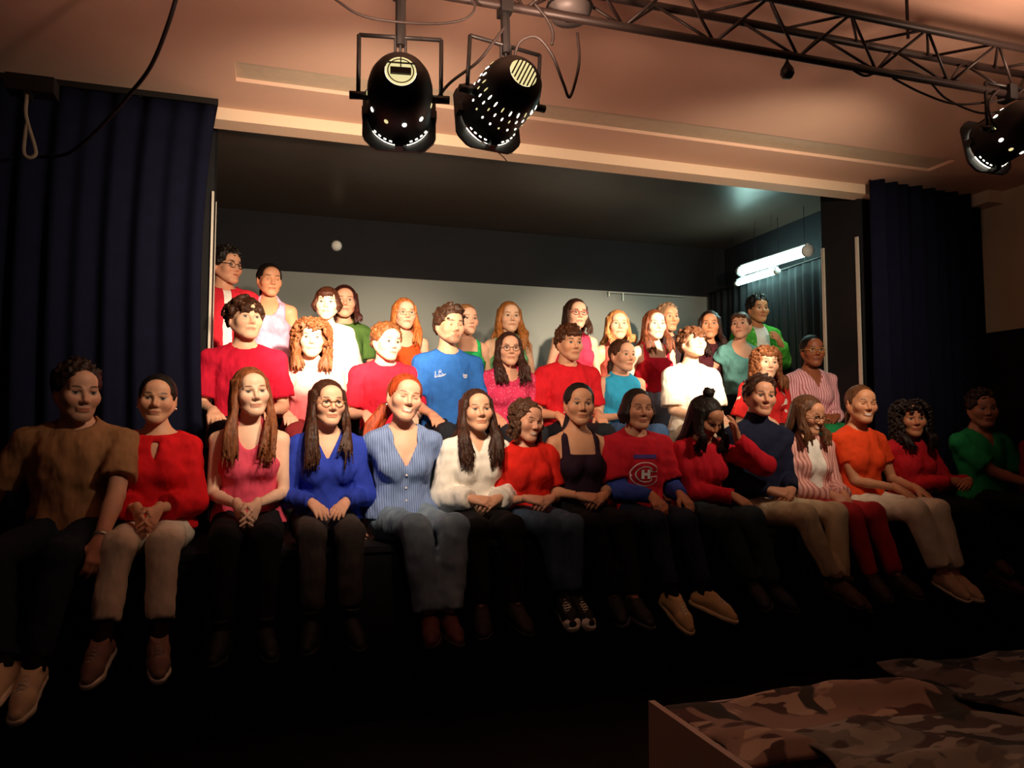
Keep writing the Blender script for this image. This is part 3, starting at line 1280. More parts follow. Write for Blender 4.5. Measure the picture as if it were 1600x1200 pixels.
    def glasses(s, color, r=.022, rr=.0022, oval=.85):
        B = MB()
        for sd in (-1, 1):
            B.tube([(sd * .032 + r * math.cos(a), -.104 + .006 * abs(math.cos(a)), -.001 + r * oval * math.sin(a)) for a in np.linspace(0, 6.283, 20)[:-1]], rr, 5, True)
            B.tube([(sd * (.032 + r), -.098, .003), (sd * .080, -.06, .008), (sd * .083, .02, .008)], rr, 5)
        B.tube([(-.011, -.105, .003), (0, -.110, .006), (.011, -.105, .003)], rr, 5)
        B.v = [tuple(s.hc + s.Rh @ (np.array(p) * s.hs)) for p in B.v]
        o = B.build('glasses', mat('spectacle_frame', color, .35), s.obj, True)
        o['label'] = 'spectacles with thin frame'
        return o

    def band(s, arm, t, r, w, material, name):
        S, E, W = s.arms[arm]
        p, d = E + (W - E) * t, unit(W - E)
        M = Matrix.Translation(p) @ Vector(d).to_track_quat('Z', 'Y').to_matrix().to_4x4()
        return MB().lathe([(r * .8, -w), (r, -w), (r * 1.06, 0), (r, w), (r * .8, w)], 20, M).build(name, material, s.obj, True)

    def earrings(s, color='e8e0d0', drop=.0):
        for sd in (-1, 1):
            p = s.hc + s.Rh @ (np.array((sd * .083, .008, -.040 - drop)) * s.hs)
            MB().lathe([(.0001, -.007), (.005, -.004), (.006, 0), (.004, .005), (.0001, .007)], 8, Matrix.Translation(p)).build('earring', mat('earring_metal', color, .25, metal=.8), s.obj, True)


def make_person(c):
    r = np.random.RandomState(sum(map(ord, c['label'])) % 997)
    c.setdefault('fw', r.uniform(.96, 1.04))
    c.setdefault('dj', r.uniform(-.05, .05))
    p = Person(c)
    p.body()
    tag(p.obj, c['label'], 'person', c.get('group'))
    p.trousers(c.get('pants', dict(mat=('20222a',))))
    for g in c['tops']:
        p.garment(g)
    if 'shoe' in c:
        p.shoes(c['shoe'])
    if 'sock' in c:
        p.socks(c['sock'])
    st = dict(c['hair'])
    p.hair(st.pop('style'), c['hair_col'], **st)
    if 'glasses' in c:
        p.glasses(c['glasses'])
    if 'extra' in c:
        c['extra'](p)
    return p


# ------------------------------------------------------------------ the hall and the stage
HS, CEIL, EDGE, PROS = .88, 3.45, 4.02, 4.9
OPEN_L, OPEN_R, WALL_R, BACK = -.36, 4.54, 5.72, 7.75
M_CEIL = mat('painted_plaster_ceiling', 'dcb8a2', .8, .2, var=.03, nscale=3, bscale=140, bdist=.0006)
M_FASCIA = mat('painted_header', 'e2c9ae', .7, .25, var=.03)
M_BLACK = mat('matt_black_paint', '17171b', .75, .25, var=.25, nscale=6)
M_STAGECEIL = mat('glossy_black_ceiling', '4a3c34', .34, .5, var=.2, nscale=5, bscale=3, bdist=.004)
M_FLOOR = mat('dark_hall_floor', '1c1a1b', .5, .3, var=.3, nscale=8)
M_STAGE = mat('black_stage_boards', '16151a', .5, .35, var=.3, nscale=10)
M_GREY = mat('grey_backdrop', '8a8f8b', .8, .2, var=.06, nscale=2)
M_WALL = mat('beige_wall', 'd8c4a8', .8, .2, var=.05, nscale=4)
M_ALU = mat('pale_metal_trim', 'd9d4c6', .4, .5, metal=.3)
M_CURTAIN = mat('navy_velvet', '101224', .95, .1, var=.3, nscale=12, bscale=300, bdist=.001)
M_DRAPE = mat('black_serge', '1b1f22', .8, .25, var=.2, nscale=12)
M_METAL = mat('black_powder_coat', '0f0d0d', .5, .4)
M_TRUSS = mat('bronze_truss_tube', '261c19', .5, .4, metal=.2)
M_CABLE = mat('black_rubber_cable', '221a18', .6, .3)
M_WOOD = mat('grey_bench_wood', '3a3836', .7)


def slab(name, lo, hi, m):
    return struct(MB().box(lo, hi).build(name, m))


slab('floor', (-7, -4, -.1), (WALL_R + .1, EDGE + .2, 0), M_FLOOR)
st = slab('trim_1', (-4.5, EDGE + .03, 0), (WALL_R, BACK + .2, HS), M_STAGE)
st['label'] = 'black stage platform'
# stage front boards
for i in range(17):
    x0 = -4.5 + i * .6
    x1 = min(x0 + .594, WALL_R)
    MB().box((x0, EDGE, .0), (x1, EDGE + .03, HS - .03)).build('front_board', M_STAGE, st)
MB().box((-4.5, EDGE - .012, HS - .03), (WALL_R, EDGE + .03, HS + .001)).build('edge_strip', M_STAGE, st)
# hall ceiling with its shallow slot
RX0, RX1, RY0, RY1 = -.22, 4.74, 4.26, 4.50
c = MB()
c.box((-7, -4, CEIL), (WALL_R + .1, RY0, CEIL + .12))
c.box((-7, RY1, CEIL), (WALL_R + .1, PROS + .02, CEIL + .12))
c.box((-7, RY0, CEIL), (RX0, RY1, CEIL + .12))
c.box((RX1, RY0, CEIL), (WALL_R + .1, RY1, CEIL + .12))
ce = struct(c.build('ceiling', M_CEIL))
MB().box((RX0 - .02, RY0 - .02, CEIL + .022), (RX1 + .02, RY1 + .02, CEIL + .04)).build('slot_panel', mat('slot_panel_paint', 'c8b79f', .7), ce)
slab('trim_2', (-7, PROS, CEIL - .075), (WALL_R, PROS + .16, CEIL + .12), M_FASCIA)['label'] = 'pale header above the stage opening'
wr = slab('wall_right', (WALL_R, -4, 0), (WALL_R + .1, PROS + .1, CEIL + .1), M_WALL)
slab('trim_3', (WALL_R - .02, -4, 0), (WALL_R, PROS, 2.30), M_BLACK)['label'] = 'black dado on the right wall'
slab('trim_4', (WALL_R - .16, 4.70, CEIL - .10), (WALL_R, PROS, CEIL), M_FASCIA)['label'] = 'boxed pipe in the corner'
# stage house
slab('wall_back', (-1.6, BACK, HS), (WALL_R, BACK + .1, 3.05), M_GREY)
slab('trim_5', (-1.6, BACK - .02, 3.05), (WALL_R, BACK + .1, 3.72), M_BLACK)['label'] = 'black band above the grey back wall'
slab('trim_6', (-1.7, PROS + .16, 3.62), (WALL_R, BACK + .1, 3.75), M_STAGECEIL)['label'] = 'glossy black stage ceiling'
slab('wall_left', (-1.7, 5.5, HS), (-1.6, BACK, 3.62), M_BLACK)
slab('wall_stage_right', (5.05, 5.5, HS), (5.15, BACK, 3.62), M_BLACK)
LTX = float(at(333, 350, 5.36)[0])
slab('trim_7', (OPEN_L - 1.3, 5.38, HS), (LTX - .002, 5.62, 3.62), M_BLACK)['label'] = 'black left jamb of the stage opening'
slab('trim_8', (OPEN_R + .0, 5.02, HS), (OPEN_R + .55, 5.46, 3.62), M_BLACK)['label'] = 'black right jamb of the stage opening'
for i, (x, y, n) in enumerate(((OPEN_R - .014, 5.02, 9), (OPEN_R - .014, 5.425, 10), (LTX - .012, 5.35, 11), (LTX - .012, 5.59, 12))):
    slab('trim_%d' % n, (x, y, HS), (x + (.026 if n < 11 else .014), y + .03, 3.06), M_ALU)['label'] = 'thin pale edge trim of a jamb'


def curtain(name, p0, p1, z0, z1, folds, depth, m, label, gather=0.0, seed=3):
    """pleated cloth hanging between two floor points"""
    rng = np.random.RandomState(seed)
    p0, p1 = np.array(p0, float), np.array(p1, float)
    L = np.linalg.norm(p1 - p0)
    t = (p1 - p0) / L
    n = np.array((-t[1], t[0]))
    nu, nv = folds * 10, 18
    ph = rng.uniform(-.6, .6, folds + 2)
    V = []
    for side in (0, 1):
        for j in range(nv + 1):
            v = j / nv
            z = z0 + (z1 - z0) * v
            for i in range(nu + 1):
                u = i / nu
                k = u * folds
                w = math.sin(2 * math.pi * k + ph[int(k)] * (1 - v)) * (.55 + .45 * (1 - v)) + .3 * math.sin(4.3 * k + 2)
                bul = gather * math.sin(math.pi * (1 - v) ** .8) * (u ** 3)
                q = p0 + t * (u * L + bul) + n * (depth * w + side * .008)
                V.append((q[0], q[1], z))
    a = (nu + 1)
    off = a * (nv + 1)
    Q = []
    for j in range(nv):
        for i in range(nu):
            q = (j * a + i, j * a + i + 1, (j + 1) * a + i + 1, (j + 1) * a + i)
            Q.append(q)
            Q.append(tuple(x + off for x in q[::-1]))
    for j in range(nv):
        for i in (0, nu):
            Q.append((j * a + i, (j + 1) * a + i, (j + 1) * a + i + off, j * a + i + off))
    for i in range(nu):
        for j in (0, nv):
            Q.append((j * a + i, j * a + i + 1, j * a + i + 1 + off, j * a + i + off))
    return tag(link(name, mesh_np(name, V, Q), m), label, 'curtain')


curtain('stage_curtain', (-4.4, 4.86), (-.335, 4.84), HS + .01, CEIL - .004, 26, .035, M_CURTAIN, 'dark navy front curtain hanging at the left of the stage', -.07, 4)
curtain('stage_curtain', (4.44, 4.76), (5.66, 4.86), HS + .01, CEIL - .004, 9, .045, M_CURTAIN, 'dark navy front curtain hanging at the right of the stage', 0, 8)
curtain('wing_curtain', (4.79, 5.5), (4.82, BACK - .05), HS + .01, 3.06, 19, .032, M_DRAPE, 'black pleated drape along the right side of the stage', 0, 5)
rail = empty('curtain_rail', (4.79, 5.5, 3.08))
tag(rail, 'thin dark rail carrying the black side drape', 'rail')
MB().tube([(0, 0, 0), (.03, BACK - 5.55, 0)], .012, 8).build('rail_tube', M_METAL, rail, True)
for i in range(6):
    MB().box((-.002 + i * .005, .1 + i * .4, .0), (.002 + i * .005, .104 + i * .4, .54)).build('hanger', M_METAL, rail)

# white picture rail near the right end of the back wall
hang = empty('picture_rail', (3.55, BACK - .03, 3.03))
tag(hang, 'thin white rail with a hook on the grey back wall', 'rail')
MB().box((0, -.012, -.008), (.95, .008, .008)).build('rail_bar', mat('dull_rail', '9a9a96', .6), hang)
MB().box((.0, -.02, -.05), (.012, -.008, .0)).build('hook', M_ALU, hang)
MB().box((.17, -.02, -.09), (.182, -.008, .0)).build('hook', M_ALU, hang)

# round white detector on the black band
p = at(526, 384, BACK - .03)
det = empty('smoke_detector', p)
tag(det, 'small round white detector high on the black back wall', 'detector')
MB().lathe([(.0001, .045), (.035, .040), (.048, .018), (.052, 0)], 24, Matrix.Rotation(math.radians(90), 4, 'X')).build('cover', mat('white_plastic', 'f0efe8', .4), det, True)
MB().lathe([(.058, .0), (.058, -.02)], 24, Matrix.Rotation(math.radians(90), 4, 'X')).build('mounting_ring', mat('white_plastic', 'f0efe8', .4), det, True)

# fluorescent tubes at the right
for i, (a, b, Y0, Y1, r, e, lab) in enumerate((((1262, 392), (1158, 424), 5.75, 6.9, .044, 20, 'upper lit fluorescent tube by the black drape'),
                                               ((1214, 424), (1152, 443), 6.2, 6.95, .024, 24, 'lower lit fluorescent tube by the black drape'))):
    A, B = at(*a, Y0), at(*b, Y1)
    f = empty('fluorescent_lamp', A)
    tag(f, lab, 'lamp', 'fluorescent tubes at the right of the stage')
    d = Vector(B - A)
    MB().tube([(0, 0, 0), d], r, 12).build('tube', glow_mat('cold_tube', 'c8fff4', e), f, True)
    MB().tube([(0, 0, r + .012), d + Vector((0, 0, r + .012))], .016, 6).build('batten', mat('white_batten', 'd0d8d8', .5), f)
    for q in (Vector((0, 0, 0)), d):
        MB().tube([q - d.normalized() * .02, q + d.normalized() * .02], r * 1.25, 12).build('end_cap', mat('white_batten', 'd0d8d8', .5), f, True)
    MB().tube([d * .5 + Vector((0, 0, r)), d * .5 + Vector((0, 0, 3.62 - (A[2] + B[2]) / 2))], .0015, 5).build('suspension', M_METAL, f)

# benches the middle row sits on, riser for the back left
SEAT2 = 1.37
for i in range(4):
    x0 = -.40 + i * 1.215
    b = empty('bench', (x0, 5.42, HS))
    tag(b, ['black bench under the red-shirted boy beside the curtain', 'black bench under the bearded man in blue',
            'black bench under the woman in sky blue', 'black bench under the woman in the striped shirt'][i], 'bench', 'benches of the middle row')
    MB().box((0, -.20, SEAT2 - HS - .04), (1.18, .20, SEAT2 - HS)).build('seat', M_WOOD, b)
    for lx in (.06, 1.06):
        for ly in (-.16, .12):
            MB().box((lx, ly, 0), (lx + .05, ly + .04, SEAT2 - HS - .04)).build('leg', M_METAL, b)
RISE = HS + .20
rs = empty('riser', (-.75, 6.0, HS))
tag(rs, 'low black riser box at the back left of the stage', 'platform')
MB().box((0, 0, 0), (1.0, .6, .18)).build('box', M_STAGE, rs)
MB().box((-.01, -.01, .18), (1.01, .61, RISE - HS)).build('deck', M_STAGE, rs)

# ------------------------------------------------------------------ truss
TA = np.array((0, TRUSS_Y, 0.0))
qa, qb = at(900, 42, TRUSS_Y), at(1596, 140, TRUSS_Y)
zA = (qa[2] + qb[2]) / 2
TX0, TX1, SIDE, TH = -.35, 4.1, .20, .175
chords = [(TRUSS_Y, zA), (TRUSS_Y + .105, zA + TH), (TRUSS_Y - .085, zA + TH)]
truss = empty('lighting_truss', (TX0, TRUSS_Y, zA))
tag(truss, 'dark triangular lighting truss under the hall ceiling', 'truss')
for (y, z) in chords:
    MB().tube([(0, y - TRUSS_Y, z - zA), (TX1 - TX0, y - TRUSS_Y, z - zA)], .017, 12).build('chord', M_TRUSS, truss, True)
brace = {}
step = .20
nb = int((TX1 - TX0) / step)
for a, b in ((0, 1), (0, 2), (1, 2)):
    for i in range(nb):
        x0, x1 = i * step + .02, (i + 1) * step + .02
        p = Vector((x0, chords[a][0] - TRUSS_Y, chords[a][1] - zA))
        q = Vector((x1, chords[b][0] - TRUSS_Y, chords[b][1] - zA))
        if i % 2:
            p.x, q.x = q.x, p.x
        key = round((q - p).length, 4)
        if key not in brace:
            brace[key] = MB().tube([(0, 0, 0), (0, 0, key)], .0065, 6).mesh('brace', True)
        o = link('brace', brace[key], M_TRUSS, truss)
        o.location = p
        o.rotation_euler = (q - p).to_track_quat('Z', 'Y').to_euler()
# hangers up to the ceiling
for x in (.9, 3.0):
    MB().tube([(x, .0, TH), (x, .0, CEIL - zA)], .008, 6).build('suspension_rod', M_TRUSS, truss)


# ------------------------------------------------------------------ spotlights
def par_can(name, centre, target, label, lit=True, R=.112, roll=0, slots=False, yoke_top=None):
    """rear dome, barrel, gel frame; the axis +Z of the can points at the target"""
    C = Vector(centre)
    ax = (Vector(target) - C).normalized()
    base = empty(name, C)
    tag(base, label, 'spotlight', 'spotlights hanging from the truss')
    M = ax.to_track_quat('Z', 'Y').to_matrix().to_4x4()
    # local Y of the can should point up-ish
    prof = [(.052, -.150), (.070, -.142), (.088, -.122), (.102, -.090), (.110, -.05), (R, 0), (R, .115), (R + .004, .118), (R + .004, .130), (R, .132)]
    MB().lathe(prof, 40, M).build('housing', M_METAL, base, True)
    MB().lathe([(R - .01, .132), (R - .012, .0), (.06, -.10)], 32, M).build('reflector', mat('aluminium_reflector', 'c0c0c0', .3, metal=.9), base, True)
    # lens disc
    MB().lathe([(.0001, .098), (R * .6, .104), (R - .006, .110)], 32, M).build('lens', glow_mat('lit_lens', 'fff2dc', 6 if lit else 0), base, True)
    # gel frame: clipped square with a round hole
    s_, cpl = .132, .045
    octo = [(s_, -s_ + cpl), (s_, s_ - cpl), (s_ - cpl, s_), (-s_ + cpl, s_), (-s_, s_ - cpl), (-s_, -s_ + cpl), (-s_ + cpl, -s_), (s_ - cpl, -s_)]
    g = MB()
    n = 48
    outer, inner = [], []
    for k in range(n):
        a = 2 * math.pi * k / n
        d = Vector((math.cos(a), math.sin(a)))
        t = 9
        for i in range(8):
            p, q = Vector(octo[i]), Vector(octo[(i + 1) % 8])
            e = q - p
            den = d.x * e.y - d.y * e.x
            if abs(den) > 1e-9:
                tt = (p.x * e.y - p.y * e.x) / den
                if tt > 0:
                    t = min(t, tt)
        outer.append(d * t)
        inner.append(d * (R - .006))
    v = []
    for z in (.140, .152):
        v += [M @ Vector((p.x, p.y, z)) for p in outer] + [M @ Vector((p.x, p.y, z)) for p in inner]
    f = []
    for k in range(n):
        l = (k + 1) % n
        f += [(k, l, n + l, n + k), (2 * n + k, 3 * n + k, 3 * n + l, 2 * n + l), (k, 2 * n + k, 2 * n + l, l), (n + k, n + l, 3 * n + l, 3 * n + k)]
    g.add(v, f)
    g.build('gel_frame', M_METAL, base)
    for k in range(4):
        a = math.pi / 4 + k * math.pi / 2
        e = MB()
        e.box((R * .97, -.014, .105), (R * 1.19, .014, .150), M @ Matrix.Rotation(a - math.pi / 4, 4, 'Z'))
        e.build('frame_clip', M_METAL, base)
    hot = glow_mat('lamp_glow', 'fff6e0', 7 if lit else 0)
    warm = glow_mat('lamp_glow_dim', 'efe0a0', 1.0 if lit else 0)
    # lit gap between barrel and gel frame: two rows of little openings
    for a0 in (-150, -80):
        for k in range(9):
            a = math.radians(a0 + k * 5.5)
            e = MB()
            w = .0075 if k % 2 else .0052
            e.box((R * 1.006, -w / 2 - .001, .118 - .004 * (k % 2)), (R * 1.03, w / 2 + .001, .136), M @ Matrix.Rotation(a, 4, 'Z'))
            e.build('light_gap', hot, base)
    # rear opening with the lamp base showing
    back = MB().lathe([(.0001, -.146), (.030, -.147), (.051, -.149)], 28, M).build('rear_opening', warm, base, True)
    if slots:
        for k in range(7):
            MB().box((-.045 + k * .013, -.052 + abs(k - 3) * .006, -.156), (-.040 + k * .013, .052 - abs(k - 3) * .006, -.151), M @ Matrix.Rotation(.5, 4, 'Z')).build('grille_bar', M_METAL, back)
    else:
        MB().box((-.034, -.012, -.158), (.034, .010, -.148), M).build('lamp_base', M_METAL, back)
        MB().lathe([(.040, -.152), (.044, -.152)], 24, M).build('lamp_ring', M_METAL, back)
        MB().box((-.048, .026, -.156), (.048, .029, -.150), M).build('grille_bar', M_METAL, back)
        MB().box((-.002, .010, -.156), (.002, .048, -.150), M).build('grille_bar', M_METAL, back)
    rows = [(-.005, 11, .0125, .0085)] if not slots else [(-.06, 22, .013, .0026), (-.02, 24, .010, .0026), (.03, 20, .0065, .0036)]
    for (z, nn, hl, hw) in rows:
        for k in range(nn):
            a = 2 * math.pi * (k + .5 * (z > 0)) / nn
            rr = float(np.interp(z, [-.15, -.122, -.09, -.05, 0], [.052, .088, .102, .110, R]))
            sl = (float(np.interp(z + .01, [-.15, -.122, -.09, -.05, 0], [.052, .088, .102, .110, R])) - rr) / .01
            Mv = M @ Matrix.Rotation(a, 4, 'Z') @ Matrix.Translation((rr + .0006, 0, z)) @ Matrix.Rotation(math.atan(sl), 4, 'Y')
            MB().lathe([(.0001, .0012), (hw * .8, .001), (hw, -.002)], 10, Mv @ Matrix.Diagonal((1, 1, hl / hw, 1)) @ Matrix.Rotation(math.radians(90), 4, 'Y')).build('vent', hot if k % 3 else warm, base, True)
    # yoke and clamp
    side = Vector((1, 0, 0))
    side = (side - ax * side.dot(ax)).normalized()
    top = Vector((0, 0, .20)) if yoke_top is None else Vector(yoke_top)
    w = R + .03
    P = [side * w + ax * .01, side * w + ax * .01 + top, -side * w + ax * .01 + top, -side * w + ax * .01]
    yk = MB()
    for a, b in zip(P[:-1], P[1:]):
        d = (b - a)
        Mq = Matrix.Translation(a) @ d.to_track_quat('Z', 'X').to_matrix().to_4x4()
        yk.tube([a, b], .0075, 8)
    yk.build('yoke', M_METAL, base, True)
    for s2 in (-1, 1):
        MB().tube([side * s2 * R * .95 + ax * .01, side * s2 * (w + .03) + ax * .01], .014, 10).build('pivot_knob', M_METAL, base, True)
    tp = top + ax * .01
    ch = Vector((C.x + tp.x, TRUSS_Y, zA)) - C
    cl = MB()
    cl.tube([tp - Vector((0, 0, .03)), tp, ch - Vector((0, 0, .02))], .018, 8)
    cl.box((ch.x - .022, ch.y - .034, ch.z - .035), (ch.x + .022, ch.y + .034, ch.z + .034))
    cl.build('clamp', M_METAL, base)
    for q in range(3):
        MB().tube([tp + Vector((-.018 + q * .018, 0, -.055)), tp + Vector((-.018 + q * .018, 0, 0))], .005, 6).build('clamp_bolt', M_METAL, base)
    return base, C, ax


lab = ['black domed spotlight with a round rear opening, left of the hanging pair', 'black slotted spotlight with a grille, right of the hanging pair',
       'black spotlight cut off by the right edge of the photo']
SPOT_ROOTS = []
for i, S in enumerate(SPOTS):
    c0 = at(*S['px'], TRUSS_Y - .02)
    tg = at(*S['aim'])
    # the housings hang nose-down a little more than the beam axis needs
    b, C, ax = par_can('spotlight', c0, tg, lab[i], True, slots=(i == 1), yoke_top=(0.0, .0, .215) if i != 1 else (.01, 0, .20))
    SPOT_ROOTS.append(b)
    front = C + ax * .17
    for nm, pw, deg, bl, rad in (('beam', S['beam'], S['beam_deg'], .9, .05), ('spill', S['spill'], 104, 1.0, .06)):
        l = add_light(nm, 'SPOT', front, pw, WARM, spot_size=math.radians(deg), spot_blend=bl, shadow_soft_size=rad)
        aim_obj(l, tg)
        l.parent = b
        l.matrix_parent_inverse = Matrix.Translation(-C)
    # added upward lamp lighting the ceiling, in place of vent light and bounce
    l = add_light('ceiling_fill', 'SPOT', C - ax * .30 + Vector((0, 0, .10)), S['ceil_fill'], (1.0, .62, .44), shadow_soft_size=.04, spot_size=math.radians(168), spot_blend=.6)
    l.rotation_euler = (math.radians(155), 0, 0)
    l.parent = b
    l.matrix_parent_inverse = Matrix.Translation(-C)
# an unlit grey lamp body lying on the truss
g0 = at(890, 14, TRUSS_Y + .05)
gl = empty('unlit_spotlight', g0)
tag(gl, 'grey unlit lamp housing sitting in the truss above the spotlights', 'spotlight')
MB().lathe([(.02, -.045), (.07, -.04), (.085, -.01), (.085, .05), (.06, .085), (.02, .09)], 20).build('housing', mat('grey_lamp_body', '4a4442', .5), gl, True)
MB().lathe([(.086, .0), (.092, .004), (.086, .012)], 20).build('rim', M_METAL, gl, True)
# small black bulb-shaped thing below the truss
b0 = at(1230, 112, TRUSS_Y)
bl = empty('hanging_microphone', b0)
tag(bl, 'small black teardrop microphone hanging below the truss', 'microphone')
MB().lathe([(.0001, -.030), (.020, -.026), (.029, -.010), (.026, .010), (.012, .032), (.006, .045)], 16).build('capsule', M_METAL, bl, True)
MB().tube([(0, 0, .04), (.005, 0, zA - b0[2])], .006, 6).build('stem', M_METAL, bl, True)
# wide ceiling cone at the top right
k0 = at(1520, 6, TRUSS_Y - .25)
kc = empty('ceiling_mount', (k0[0], k0[1], CEIL - .13))
tag(kc, 'pale cone shaped ceiling fitting above the truss at right', 'fitting')
MB().lathe([(.012, -.03), (.02, -.015), (.10, .115), (.11, .13)], 24).build('cone', M_FASCIA, kc, True)
MB().lathe([(.004, -.07), (.014, -.06), (.014, -.03)], 12).build('stub', M_METAL, kc, True)


def cable(label, pts, r=.0055, m=None, name='cable', cat='cable'):
    return tag(MB().tube(crom(pts, 8), r, 7).build(name, m or M_CABLE, None, True), label, cat)


T2 = TRUSS_Y - .03
cable('cable looping from the left spotlight yoke up to the truss', [at(686, 150, T2), at(705, 128, T2), at(745, 98, T2), at(768, 70, T2), at(795, 34, T2 + .02)])
cable('cable hanging in a narrow V right of the slotted spotlight', [at(803, 92, T2 - .05), at(812, 66, T2 - .05), at(838, 58, T2 - .05), at(862, 85, T2 - .05), at(880, 130, T2 - .05), at(890, 152, T2 - .05), at(901, 120, T2 - .05), at(905, 90, T2 - .04), at(902, 52, T2)])
cable('slack cable sagging in front of the left spotlight clamp', [at(520, -4, T2), at(560, 22, T2), at(610, 33, T2), at(680, 37, T2), at(725, 30, T2), at(742, 12, T2), at(730, -10, T2)], .0045)
cable('short cable end dangling from the truss beside the grey lamp', [at(862, 70, T2), at(864, 52, T2), at(855, 30, T2), at(835, 5, T2)], .006)
cable('lowest of the cables drooping under the truss at right', [at(1395, 122, TRUSS_Y), at(1440, 145, TRUSS_Y), at(1490, 162, TRUSS_Y), at(1540, 160, TRUSS_Y), at(1596, 150, TRUSS_Y)], .005)
cable('cable sagging deep to the spotlight at the right edge', [at(1455, 130, TRUSS_Y), at(1480, 155, TRUSS_Y), at(1530, 176, TRUSS_Y), at(1570, 172, TRUSS_Y), at(1600, 158, TRUSS_Y)], .005)
cable('cable curling down onto the spotlight at the right edge', [at(1560, 140, TRUSS_Y - .03), at(1545, 160, TRUSS_Y - .03), at(1548, 185, TRUSS_Y - .03), at(1562, 205, TRUSS_Y - .03)], .006)
cable('cable twisted along the lower tube of the truss', [at(1320, 100, TRUSS_Y), at(1350, 118, TRUSS_Y), at(1375, 112, TRUSS_Y), at(1420, 112, TRUSS_Y), at(1450, 120, TRUSS_Y), at(1500, 124, TRUSS_Y)], .006)
cable('long cable swooping down from the ceiling across the left curtain', [at(283, -30, 3.2), at(262, 40, 3.3), at(235, 105, 3.5), at(200, 150, 3.8), at(150, 205, 4.1), at(105, 240, 4.4), at(55, 246, 4.7)], .009)
w_ = MB().tube(crom([at(728, 195, T2), at(745, 215, T2), at(770, 232, T2), at(785, 244, T2), at(792, 252, T2)], 8), .0018, 7)
w_.v = [tuple(Vector(q) - SPOT_ROOTS[1].location) for q in w_.v]
w_.build('red_wire', mat('red_wire', 'a03020', .5), SPOT_ROOTS[1], True)
# rope with a loop under a bracket at the far left
br = empty('rope_bracket', at(45, 138, 4.2))
tag(br, 'dark ceiling bracket at far left holding a looped rope', 'bracket')
MB().box((-.09, -.05, -.03), (.12, .05, .05)).build('plate', M_METAL, br)
MB().box((-.01, -.04, -.07), (.02, .0, -.03)).build('eye', M_METAL, br)
cable('pale rope ending in a loop hanging at far left', [at(42, 148, 4.16), at(40, 175, 4.16), at(44, 195, 4.16), at(54, 228, 4.16), at(55, 242, 4.16), at(44, 246, 4.16), at(37, 236, 4.16), at(40, 205, 4.16), at(43, 190, 4.16)], .009, mat('pale_rope', '8a8070', .9), 'rope', 'rope')

# ------------------------------------------------------------------ table at the lower right with camouflage cloth
TZ = .75
tc = atz(1013, 1095, TZ)
tb = empty('table', (tc[0], tc[1], 0))
tag(tb, 'pale boxed table with raised side panel at lower right', 'table')
M_BOARD = mat('pale_board', 'c4a796', .6, .3, var=.06, nscale=6)
TW, TD = 2.2, 1.1
MB().box((.018, -TD, TZ - .05), (TW, -.018, TZ - .03)).build('top', M_BOARD, tb)
MB().box((0, -TD, .06), (.018, 0, TZ)).build('side_panel', M_BOARD, tb)
MB().box((.018, -.018, .06), (TW, 0, TZ - .02)).build('front_panel', M_BOARD, tb)
for x, y in ((.02, -.06), (TW - .06, -.06), (.02, -TD), (TW - .06, -TD)):
    MB().box((x, y, 0), (x + .04, y + .04, .06)).build('foot', M_METAL, tb)


def camo(name, cols):
    m, nt, b = new_mat(name, .9, .15)
    c = [lin(x) for x in cols]
    out = mix_node(nt, ramp(nt, noise_node(nt, 5, 2), .50, .53), c[0], c[1])
    out = mix_node(nt, ramp(nt, noise_node(nt, 7.3, 2, stretch=(1, 1.7, 1)), .56, .58), out, c[2])
    out = mix_node(nt, ramp(nt, noise_node(nt, 4.1, 2, stretch=(1.9, 1, 1)), .60, .62), out, c[3])
    nt.links.new(out, b.inputs['Base Color'])
    bump(nt, b, noise_node(nt, 300, 2), .001)
    return m


def spread(name, x0, x1, y0, y1, z, amp, m, label, seed, skew=0.0):
    rng = np.random.RandomState(seed)
    nx, ny = 60, 44
    W = [(rng.normal(size=2) * 9, rng.uniform(0, 6.28), rng.uniform(.4, 1)) for _ in range(7)]
    V = []
    for side in (0, 1):
        for j in range(ny + 1):
            for i in range(nx + 1):
                u, v = i / nx, j / ny
                x, y = x0 + (x1 - x0) * u + skew * v, y0 + (y1 - y0) * v
                x += .012 * math.sin(17 * v + seed)
                y += .014 * math.sin(13 * u + seed)
                hgt = sum(a * max(0, math.sin(k[0] * x + k[1] * y + ph)) ** 3 for k, ph, a in W) / 2.6
                edge = min(u, 1 - u, v, 1 - v)
                V.append((x, y, z + amp * hgt * min(1, .35 + edge * 6) - side * .006))
    a = nx + 1
    off = a * (ny + 1)
    Q = []
    for j in range(ny):
        for i in range(nx):
            q = (j * a + i, j * a + i + 1, (j + 1) * a + i + 1, (j + 1) * a + i)
            Q += [q, tuple(t + off for t in q[::-1])]
    ring = [i for i in range(nx + 1)] + [j * a + nx for j in range(1, ny + 1)] + [ny * a + i for i in range(nx - 1, -1, -1)] + [j * a for j in range(ny - 1, 0, -1)]
    for k in range(len(ring)):
        p, q = ring[k], ring[(k + 1) % len(ring)]
        Q.append((q, p, p + off, q + off))
    return tag(link(name, mesh_np(name, V, Q), m), label, 'cloth', 'camouflage cloths on the table')


